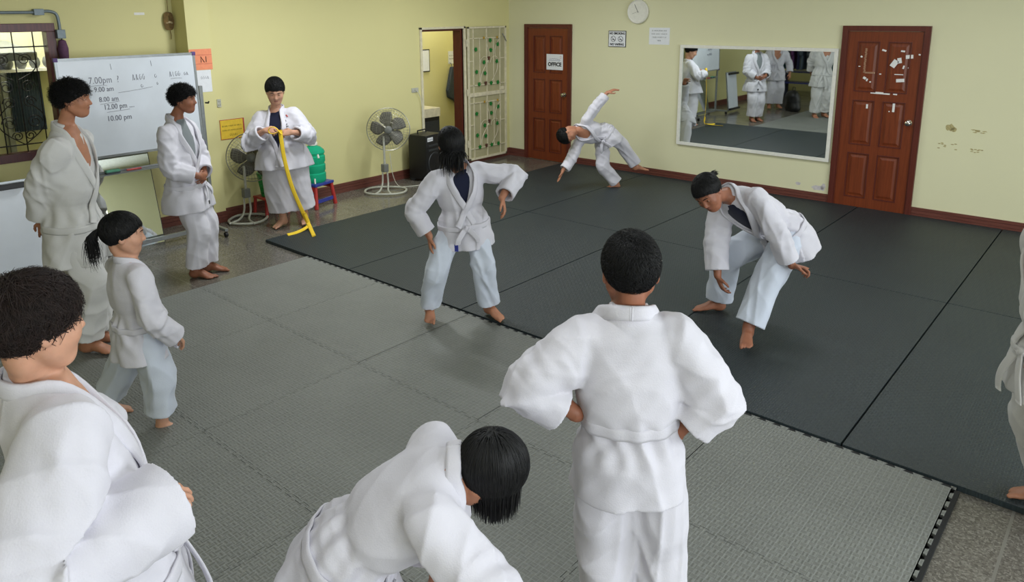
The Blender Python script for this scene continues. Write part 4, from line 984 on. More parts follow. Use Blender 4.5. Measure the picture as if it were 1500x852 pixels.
# shared edges, sampled once so neighbours interlock
EH = {(i, j): tooth_edge((gx_[i], gy_[j]), (gx_[i+1], gy_[j]), flip=(1 if j else -1)) for i in range(5) for j in range(5)}     # along x
EV = {(i, j): tooth_edge((gx_[i], gy_[j+1]), (gx_[i], gy_[j])) for i in range(6) for j in range(4)}     # along y
places = {0: 'against the black mats', 1: 'in the second row from the black mats', 2: 'in the third row from the black mats', 3: 'in the fourth row from the black mats'}
cols = ['leftmost', 'second from left', 'third from left', 'second from right', 'rightmost']
for j in range(4):
    for i in range(5):
        left, right, top, bot = EV[(i, j)], EV[(i+1, j)], EH[(i, j)], EH[(i, j+1)]
        if i == 0: left = [np.array((gx_[0], gy_[j+1])), np.array((gx_[0], gy_[j]))]
        cx, cy = (gx_[i]+gx_[i+1])/2, (gy_[j]+gy_[j+1])/2
        o_ = list(bot)+[p for p in right][1:]+list(top)[::-1][1:]+list(left)[::-1][1:-1]
        o_ = np.array(o_)-(cx, cy); 
        # shrink each point slightly towards the inside for the seam gap
        nx = np.roll(o_, -1, 0)-np.roll(o_, 1, 0); nx /= np.linalg.norm(nx, axis=1)[:, None]+1e-9; o_ = o_+np.stack([-nx[:, 1], nx[:, 0]], 1)*.0016
        r_ = empty('foam_mat', (cx, cy, .0)); tag(r_, 'grey interlocking foam mat, %s tile %s' % (cols[i], places[j]), 'mat', 'grey interlocking foam mats')
        MB().poly(o_, .0047, .020).build('top_layer', 'grey_tatami_foam', r_)
        MB().box2((-US/2+.001, -US/2+.001, 0), (US/2-.001, US/2-.001, .0045)).build('underlay', 'foam_black', r_)
        if i == 4: MB().box2((US/2-.004, -US/2+.001, .0045), (US/2+.016, US/2-.026, .0192)).build('edge_strip', 'foam_black', r_)
        if j == 0: MB().box2((-US/2+.001, US/2-.024, .0045), (US/2-.001, US/2+.003, .0192)).build('edge_strip', 'foam_black', r_)
bx = [1.105, 2.43, 3.779, 5.118, 6.467, 7.816, 9.16]; by = [FY+.004, -2.526, -.022]
bc = ['leftmost', 'second from left', 'third from left', 'fourth from left', 'second from right', 'rightmost']
for j in range(2):
    for i in range(6):
        w_, l_ = bx[i+1]-bx[i]-.010, by[j+1]-by[j]-.009; cx, cy = (bx[i]+bx[i+1])/2, (by[j]+by[j+1])/2
        o = MB().box2((-w_/2, -l_/2, 0), (w_/2, l_/2, .030), bev=.0025).build('rubber_mat', 'black_rubber'); o.location = (cx, cy, 0)
        tag(o, 'black textured rubber mat, %s of the row %s' % (bc[i], 'along the mirror wall' if j else 'next to the grey mats'), 'mat', 'black rubber mats')
# ------------------------------------------------------------------ fans
def fan(loc, base_c, hub, r, aim, label, big, sc=1.):
    b = vec(*base_c); t = tag(empty('standing_fan', tuple(b)), label, 'fan', 'standing fans')
    hb = Vector(hub)-Vector(base_c); z0 = .022; rx, ry, yaw = big[:3]
    ca, sa = math.cos(yaw), math.sin(yaw); E = lambda u_, v_, z: (u_*ca-v_*sa, u_*sa+v_*ca, z)
    ring = [E(rx*math.copysign(abs(math.cos(a))**.8, math.cos(a)), ry*math.copysign(abs(math.sin(a))**.8, math.sin(a)), z0) for a in [2*math.pi*k/48 for k in range(48)]]
    MB().tube(ring, .013, 8, closed=True).build('base_ring', 'light_grey_plastic', t, smooth=True)
    for s_ in (-1, 1):
        p = [E(s_*.045+s_*(rx-.10)*(1 if big[3] else .35), -ry*.96, z0), E(s_*.05, -ry*.55, .05), E(s_*.035, 0, .12), E(s_*.028, 0, .30)]
        MB().tube(smooth_path(p, 16), .011, 8).build('upright', 'light_grey_plastic', t, smooth=True)
    MB().box2((-.035, -.035, .26), (.035, .035, .36), bev=.012).build('collar', 'grey_plastic', t)
    MB().tube([(0, 0, .3), (0, 0, hb.z-.08)], .014, 12).build('pole', 'light_grey_plastic', t)
    A = Vector(aim).normalized(); q = A.to_track_quat('Z', 'Y').to_matrix().to_4x4(); M = Matrix.Translation(hb) @ q
    MB().box(None, (.07, .12, .13), M=Matrix.Translation(hb-A*.10-Vector((0, 0, .10))) @ q, bev=.02).build('neck', 'dark_plastic', t)
    MB().lathe([(.001, -.20), (.05, -.195), (.068, -.16), (.072, -.08), (.06, -.05), (.001, -.05)], n=24, M=M).build('motor_housing', 'dark_plastic' if sc else 'grey_plastic', t, smooth=True)
    c = MB()
    for i, rr in enumerate((.10, .145, .19, .235)):
        for sg in (-1, 1):
            z_ = sg*.055*(1-(rr/r)**2.2); c.tube([M @ Vector((rr*math.cos(a), rr*math.sin(a), z_)) for a in [6.283*k/36 for k in range(36)]], .0012, 4, closed=True)
    for k in range(44):
        a = 6.283*k/44; tw = .35
        for sg in (-1, 1): c.tube([M @ Vector((rr*math.cos(a+tw*rr), rr*math.sin(a+tw*rr), sg*.055*(1-(rr/r)**2.2))) for rr in [.045, .10, .16, .21, r]], .0013, 4, cap=False)
    c.build('guard_wires', 'steel_wire', t)
    MB().tube([M @ Vector((r*math.cos(a), r*math.sin(a), 0)) for a in [6.283*k/48 for k in range(48)]], .006, 8, closed=True).build('guard_rim', 'steel_wire', t, smooth=True)
    MB().lathe([(.001, .052), (.04, .052), (.046, .060), (.03, .070), (.001, .072)], n=24, M=M).build('hub_cap', 'grey_plastic', t, smooth=True)
    hubo = MB().lathe([(.001, -.03), (.045, -.03), (.045, .02), (.03, .032), (.001, .035)], n=20, M=M).build('hub', 'blade_grey', t, smooth=True)
    for k in range(5):
        a0 = 6.283*k/5+.25; m = MB(); g_ = []
        for iu in range(9):
            u_ = iu/8; rr = .035+(r*.84-.035)*u_; wd = (.42+.95*math.sin(math.pi*min(1, u_*.8+.12))**1.0)*(1-.25*u_)
            g_.append([m.bm.verts.new(M @ Vector((rr*math.cos(a0+wd*(v_-.25)), rr*math.sin(a0+wd*(v_-.25)), .028*(.5-v_)*(1.3-u_*.5)+.004*math.sin(v_*3.1)))) for v_ in [j/6 for j in range(7)]])
        for A_, B_ in zip(g_, g_[1:]):
            for j in range(6): m.bm.faces.new((A_[j], A_[j+1], B_[j+1], B_[j]))
        o = m.build('blade', 'blade_grey', t, smooth=True, sharp=False); s_ = o.modifiers.new('s', 'SOLIDIFY'); s_.thickness = .003
    return t
cam_xy = np.array([7.411, -8.636])
fan(None, (.27, -4.66, 0), (.27, -4.56, .685), .262, (.78, -.62, .06), 'grey standing fan left of the student holding the yellow belt', (.19, .20, math.radians(41), 1))
fan(None, (.42, -2.86, 0), (.44, -2.795, .785), .262, (.76, -.66, .02), 'cream standing fan between the green jug and the black speaker', (.255, .20, math.radians(41), 0))
# ------------------------------------------------------------------ trolley speaker
sp_ = tag(empty('trolley_speaker', (.255, -2.02, 0), math.radians(10)), 'black trolley loudspeaker with round woofer standing against the wall by the doorway', 'speaker')
MB().box2((-.15, -.175, .03), (.15, .175, .62), bev=.035).build('cabinet', 'black_plastic', sp_, smooth=True)
Mf = Matrix.Translation((.15, 0, .24)) @ Matrix.Rotation(math.pi/2, 4, 'Y')
MB().lathe([(.001, .0), (.125, 0), (.14, .012), (.145, .004)], n=32, M=Mf).build('woofer_ring', 'dark_plastic', sp_, smooth=True); MB().lathe([(.001, .012), (.04, .010), (.10, -.0), (.118, .006)], n=32, M=Mf).build('woofer_cone', 'black_plastic', sp_, smooth=True)
for z in (.46, .40): MB().box2((.148, -.13, z), (.158, .13, z+.03), bev=.008).build('grille_rib', 'dark_plastic', sp_)
MB().box2((.150, -.145, .535), (.153, -.03, .585)).build('sticker', 'paper_white', sp_); text_obj('sticker_print', 'KTV 12', .026, 'ink_black', sp_, wallM_left(.154, -.088, .56)) if False else scribble('sticker_print', squiggle(-.135, .548, .10, .022, 5, 21), .0014, 'ink_black', sp_, wallM_left(.1535, 0, 0))
MB().tube([(-.05, -.09, .61), (-.05, -.09, .66), (-.05, .09, .66), (-.05, .09, .61)], .010, 8).build('pull_handle', 'black_plastic', sp_)
for y in (-.15, .15): MB().lathe([(.001, -.015), (.035, -.015), (.035, .015), (.001, .015)], n=16, M=Matrix.Translation((-.10, y, .035)) @ Matrix.Rotation(math.pi/2, 4, 'X')).build('wheel', 'dark_plastic', sp_)
# ------------------------------------------------------------------ water jug on a step stool
st = tag(empty('step_stool', (.275, -3.79, 0), .25), 'red and blue plastic stool under the green water jug', 'stool')
MB().box2((-.15, -.16, .255), (.15, .16, .285), bev=.008).build('seat', 'blue_plastic', st)
for x in (-1, 1):
    for y in (-1, 1): MB().tube([(x*.125, y*.135, .26), (x*.15, y*.165, .0)], [.020, .024], 8).build('leg', 'red_plastic', st)
for y in (-1, 1): MB().box2((-.14, y*.15-.008, .20), (.14, y*.15+.008, .255), bev=.004).build('side_rail', 'red_plastic', st)
for x in (-1, 1): MB().box2((x*.14-.008, -.15, .06), (x*.14+.008, .15, .10), bev=.004).build('brace', 'blue_plastic', st)
jg = tag(empty('water_jug', (.275, -3.79, .286)), 'translucent green ribbed water jug with white cap and spout on the stool', 'jug')
prof = [(.001, 0), (.12, 0), (.132, .015)]
for k in range(3): z = .03+.10*k; prof += [(.134, z+.01), (.134, z+.07), (.124, z+.08), (.124, z+.09)]
prof += [(.134, .34), (.125, .37), (.085, .405), (.055, .415), (.05, .43), (.001, .43)]
MB().lathe(prof, n=32).build('body', 'jug_plastic', jg, smooth=True); MB().lathe([(.001, .425), (.055, .425), (.057, .45), (.05, .462), (.001, .462)], n=24).build('cap', 'white_paint', jg, smooth=True)
MB().tube([(.11, -.07, .05), (.16, -.105, .045), (.17, -.11, .01)], .009, 8).build('spout', 'white_paint', jg); MB().tube([(.10, -.02, .36), (.12, -.02, .33), (.135, -.02, .29)], .012, 8).build('grip', 'white_paint', jg)
# basket on a red stool, half hidden behind the student with the yellow belt
s2 = tag(empty('step_stool', (.20, -4.33, 0)), 'dark red plastic stool under the green basket, half hidden behind the left fan', 'stool')
MB().box2((-.13, -.14, .19), (.13, .14, .21), bev=.006).build('seat', 'red_plastic', s2)
for x in (-1, 1):
    for y in (-1, 1): MB().tube([(x*.11, y*.12, .2), (x*.125, y*.135, .0)], .018, 8).build('leg', 'red_plastic', s2)
bk = tag(empty('green_basket', (.20, -4.33, .211)), 'green perforated plastic basket on a red stool behind the left fan', 'basket')
m = MB()
for z in (.0, .05, .10, .15, .20, .25): q = .09+.035*z/.25; m.tube([(q*math.cos(a), q*math.sin(a), z+.005) for a in [6.283*k/28 for k in range(28)]], .006 if z < .2 else .009, 6, closed=True)
for k in range(28): a = 6.283*k/28; m.tube([(.09*math.cos(a), .09*math.sin(a), .005), (.125*math.cos(a), .125*math.sin(a), .25)], .0045, 5)
m.build('lattice', 'green_plastic', bk); MB().lathe([(.001, 0), (.092, 0), (.092, .006), (.001, .006)], n=28).build('bottom', 'green_plastic', bk)
# ------------------------------------------------------------------ mobile whiteboard
wb = tag(empty('mobile_whiteboard', (.42, -5.72, 0)), 'large white board with handwritten class times on a wheeled grey stand', 'whiteboard')
BY0, BY1, BZ0, BZ1 = -.66, .56, .94, 1.815; tl = Matrix.Translation((0, 0, .94)) @ Matrix.Rotation(-.035, 4, 'Y') @ Matrix.Translation((0, 0, -.94))
MB().box(None, (.018, BY1-BY0, BZ1-BZ0), M=tl @ Matrix.Translation((.0, (BY0+BY1)/2, (BZ0+BZ1)/2))).build('board', 'whiteboard_face', wb)
f = MB()
for y in (BY0, BY1): f.box(None, (.026, .022, BZ1-BZ0+.02), M=tl @ Matrix.Translation((0, y, (BZ0+BZ1)/2)))
for z in (BZ0, BZ1): f.box(None, (.026, BY1-BY0, .022), M=tl @ Matrix.Translation((0, (BY0+BY1)/2, z)))
f.build('board_frame', 'grey_metal', wb)
for y in (BY0, BY1):
    for z in (BZ0, BZ1): MB().box(None, (.032, .036, .036), M=tl @ Matrix.Translation((0, y, z)), bev=.006).build('corner_cap', 'purple_plastic', wb)
WT = lambda y, z: tl @ wallM_left(.0102, y, z)
text_obj('writing', '7.00pm  ?', .085, 'marker_ink', wb, WT(-.29, 1.62), sx=.75, spacing=1.05, bold=-.001); text_obj('writing', '9.00 am', .062, 'marker_ink', wb, WT(-.30, 1.54), sx=.85)
text_obj('writing', '8.00 am', .062, 'marker_ink', wb, WT(-.27, 1.45), sx=.85); text_obj('writing', '12.00 pm ....', .068, 'marker_ink', wb, WT(-.19, 1.38), sx=.8); text_obj('writing', '10.00 pm', .068, 'marker_ink', wb, WT(-.20, 1.275), sx=.85)
L_ = squiggle(-.045, 1.60, .12, .055, 4, 31)+squiggle(.155, 1.61, .03, .035, 1, 33)+squiggle(.02, 1.53, .03, .03, 1, 34)+squiggle(.17, 1.545, .02, .025, 1, 35)+squiggle(.30, 1.61, .11, .05, 4, 36)+squiggle(.44, 1.615, .05, .03, 2, 37)+squiggle(-.62, 1.62, .10, .06, 3, 38)
L_ += [[(-.43, 1.575), (-.30, 1.578), (-.27, 1.572)], [(-.18, 1.50), (.0, 1.515), (.13, 1.53)], [(-.35, 1.41), (-.18, 1.425)], [(-.30, 1.335), (-.10, 1.345)], [(.31, 1.59), (.36, 1.595), (.42, 1.59)], [(-.22, 1.76), (-.215, 1.71)], [(.14, 1.77), (.145, 1.72)]]
scribble('writing', L_, .0016, 'marker_ink', wb, tl @ wallM_left(.0102, 0, 0))
for y in (BY0-.0, BY1+.04): MB().box2((-.045, y-.016, .07), (-.013, y+.016, 1.50), bev=.003).build('post', 'grey_metal', wb)
MB().box2((-.045, BY0, .77), (-.015, BY1+.03, .80), bev=.003).build('cross_rail', 'grey_metal', wb); MB().box2((-.045, BY0, .045), (-.015, BY1+.03, .085), bev=.003).build('lower_rail', 'grey_metal', wb)
MB().box2((.0, BY0+.15, .775), (.06, BY1-.25, .785)).build('pen_tray', 'grey_metal', wb)
for y in (BY0, BY1+.04):
    MB().box2((-.25, y-.016, .06), (.24, y+.016, .09), bev=.004).build('foot', 'grey_metal', wb)
    for x in (-.23, .22):
        k = MB().lathe([(.001, -.012), (.026, -.012), (.026, .012), (.001, .012)], n=16, M=Matrix.Translation((x, y, .026)) @ Matrix.Rotation(math.pi/2, 4, 'X')).build('caster', 'black_plastic', wb)
MB().tube([(-.02, BY1+.075, 1.33), (.02, BY1+.085, 1.33), (.03, BY1+.085, 1.345)], .008, 8).build('tilt_knob', 'black_plastic', wb)
c = tag(empty('board_eraser', (.45, -6.05, .787)), 'dark green board eraser lying on the whiteboard tray', 'eraser'); MB().box2((-.025, -.06, 0), (.025, .06, .012), bev=.003).build('felt', 'dark_cloth', c); MB().box2((-.025, -.06, .012), (.025, .06, .032), bev=.006).build('grip', 'green_board', c)
c = tag(empty('board_marker', (.45, -5.86, .795)), 'red marker pen lying on the whiteboard tray', 'marker'); MB().tube([(0, -.065, 0), (0, .035, 0)], .009, 10).build('barrel', 'red_plastic', c); MB().tube([(0, .035, 0), (0, .065, 0)], .0095, 10).build('cap', 'ink_red', c)
# leaning frameless mirror behind the stand
lm_ = tag(empty('leaning_mirror', (.30, -5.95, 0), rot=(0, -.20, 0)), 'tall frameless mirror leaning on the wall behind the wheeled whiteboard stand', 'mirror')
MB().box2((-.004, -.36, 0), (.004, .36, 1.0)).build('glass', 'mirror_glass', lm_); MB().box2((-.012, -.37, -.0), (-.004, .37, 1.0)).build('backing', 'dark_plastic', lm_)
# smaller whiteboard standing at the left edge
sw = tag(empty('small_whiteboard', (.56, -6.86, .0), rot=(0, -.12, 0)), 'smaller white board leaning under the window at the left edge, black tray on top', 'whiteboard')
MB().box2((-.012, -.30, .04), (.006, .18, .86)).build('panel', 'whiteboard_face', sw); f = MB(); f.box2((-.014, .175, .04), (.010, .19, .86)); f.box2((-.014, -.30, .85), (.010, .19, .865)); f.box2((-.014, -.30, .03), (.010, .19, .045)); f.build('edging', 'grey_metal', sw)
MB().box2((.004, -.30, .80), (.075, .10, .845), bev=.006).build('top_tray', 'black_plastic', sw); MB().box2((.004, -.30, .045), (.055, .17, .085), bev=.006).build('bottom_tray', 'black_plastic', sw)
c = tag(empty('black_bag', (1.55, -7.72, 0), .6), 'black bag standing on the floor at the left edge behind the dark-haired students', 'bag')
bp_ = [Ell((0, 0, .22), (.17, .14, .24), k=.03), Cone((-.09, 0, .08), (.09, 0, .08), .11, .11, k=.05), Cone((-.06, .05, .34), (.06, .05, .34), .09, .08, k=.05)]
V_, Q_ = surface(bp_, .012); V_[:, 2] = np.maximum(V_[:, 2], .0); mesh_np('bag_body', V_, Q_, MT['black_plastic'], c); MB().tube([(-.05, .0, .44), (-.04, .0, .52), (.04, .0, .52), (.05, .0, .44)], .009, 8).build('strap', 'black_plastic', c)
# ------------------------------------------------------------------ clothes rail and shelf seen in the wall mirror
rk = tag(empty('clothes_rail', (1.35, -10.35, 0)), 'metal clothes rail reflected in the wall mirror, full of dark garments', 'clothes rail')
MB().tube([(-1.25, 0, 1.62), (1.35, 0, 1.62)], .014, 8).build('rail', 'grey_metal', rk)
for x in (-1.25, 1.35): MB().tube([(x, 0, 0), (x, 0, 1.62)], .016, 8).build('upright', 'grey_metal', rk); MB().tube([(x, -.25, .02), (x, .25, .02)], .016, 8).build('foot', 'grey_metal', rk)
cm = ['teal_cloth', 'navy_cloth', 'plum_cloth', 'dark_cloth', 'slate_cloth']; cn = ['teal', 'navy', 'plum', 'charcoal', 'slate grey']; used = {}
protos = {}
for i in range(20):
    k = [1, 0, 3, 2, 1, 4, 3, 0, 2, 3][i % 10]; x = .18+.125*i
    if k not in protos:
        r_ = empty('hanging_garment', (x, -10.35, 0)); o_ = [(-.03, 1.60), (.03, 1.60), (.20, 1.50), (.24, 1.05), (.17, 1.05), (.19, .70), (-.19, .70), (-.17, 1.05), (-.24, 1.05), (-.20, 1.50)]
        b_ = MB().poly(o_, -.035, .035, M=Matrix(((0, 0, 1, 0), (1, 0, 0, 0), (0, 1, 0, 0), (0, 0, 0, 1)))).build('cloth', cm[k], r_); q = b_.modifiers.new('b', 'BEVEL'); q.width = .02; q.segments = 2
        MB().tube([(0, -.18, 1.5), (0, 0, 1.6), (0, .18, 1.5)], .006).build('hanger', 'black_plastic', r_); protos[k] = r_
    else: r_ = dup_tree(protos[k])
    r_.location = (x, -10.35, 0); r_.rotation_euler = (0, 0, RND.uniform(-.25, .25))
    tag(r_, '%s garment on the reflected clothes rail' % cn[k], 'garment', '%s garments on the clothes rail' % cn[k])
sh_ = tag(empty('blue_shelf', (1.2, -11.35, 0)), 'dark blue low shelf under the hanging garments in the mirror', 'shelf'); 
for z in (.30, .58): MB().box2((-1.1, .12, z), (1.2, .58, z+.03)).build('board', 'blue_plastic', sh_)
for x in (-1.08, .05, 1.18): MB().box2((x-.015, .12, 0), (x+.015, .58, .61)).build('side', 'navy_cloth', sh_)
c = tag(empty('red_crate', (1.25, -11.0, .331)), 'red plastic crate on the low blue shelf, reflected in the wall mirror', 'crate'); MB().box2((-.16, -.12, 0), (.16, .12, .02)).build('bottom', 'red_plastic', c); m = MB()
m.box2((-.16, -.12, .02), (-.15, .12, .16)); m.box2((.15, -.12, .02), (.16, .12, .16)); m.box2((-.16, -.12, .02), (.16, -.11, .16)); m.box2((-.16, .11, .02), (.16, .12, .16)); m.build('walls', 'red_plastic', c)
# ------------------------------------------------------------------ ceiling lamps and daylight
n_l = 0
for (x, y, pw) in LAMPS:
    t = tag(empty('ceiling_lamp', (x, y, ZC)), 'white ceiling tube lamp above the mats', 'lamp', 'ceiling tube lamps')
    MB().box2((-.62, -.06, -.05), (.62, .06, 0), bev=.01).build('housing', 'lamp_white', t)
    L = bpy.data.lights.new('tube_light', 'AREA'); L.shape = 'RECTANGLE'; L.size = 1.2; L.size_y = .12; L.energy = pw; L.color = (.93, .97, 1.0)
    o = bpy.data.objects.new('tube_light', L); COL.objects.link(o); o.parent = t; o.location = (0, 0, -.06)
for (a, b) in ((RY[0], RY[1]), (RY[2], RY[3])):
    L = bpy.data.lights.new('window_daylight', 'AREA'); L.shape = 'RECTANGLE'; L.size = 1.3; L.size_y = b-a; L.energy = DAY*(b-a)/3; L.color = (.88, .94, 1.0)
    o = bpy.data.objects.new('window_daylight', L); COL.objects.link(o); o.location = (XR+.10, (a+b)/2, 1.6); o.rotation_euler = (0, math.radians(90), 0)
L = bpy.data.lights.new('yard_daylight', 'AREA'); L.size = .9; L.energy = 90; o = bpy.data.objects.new('yard_daylight', L); COL.objects.link(o); o.location = (-.85, -6.4, 2.9)
L = bpy.data.lights.new('far_room_fill', 'AREA'); L.size = .6; L.energy = 40; o = bpy.data.objects.new('far_room_fill', L); COL.objects.link(o); o.location = (-.58, -1.0, 2.9)  # unseen fill light added to brighten the room behind the doorway
sc = bpy.context.scene
w = bpy.data.worlds.new('sky'); sc.world = w; w.use_nodes = True; bg = w.node_tree.nodes['Background']; bg.inputs[0].default_value = (.80, .90, 1.0, 1); bg.inputs[1].default_value = 1.2
# ------------------------------------------------------------------ camera
cam = bpy.data.cameras.new('camera'); co_ = bpy.data.objects.new('camera', cam); COL.objects.link(co_); sc.camera = co_
yaw, pitch, roll = CAMR; f_ = Vector((math.sin(yaw)*math.cos(pitch), math.cos(yaw)*math.cos(pitch), -math.sin(pitch))); r_ = Vector((math.cos(yaw), -math.sin(yaw), 0)); u_ = r_.cross(f_)
r2 = r_*math.cos(roll)+u_*math.sin(roll); u2 = -r_*math.sin(roll)+u_*math.cos(roll)
co_.matrix_world = Matrix(((r2.x, u2.x, -f_.x, CAML[0]), (r2.y, u2.y, -f_.y, CAML[1]), (r2.z, u2.z, -f_.z, CAML[2]), (0, 0, 0, 1)))
cam.sensor_width = 36; cam.lens = CAMF/1500*36; cam.shift_x = (750-725.5)/1500; cam.shift_y = (258.87-426)/1500; cam.clip_start = .05
vs_ = sc.view_settings; vs_.view_transform = 'Standard'; vs_.look = 'None'; vs_.gamma = 1; vs_.exposure = EXPO; vs_.use_curve_mapping = False
sc.cycles.max_bounces = 8
RZ = 0.7291
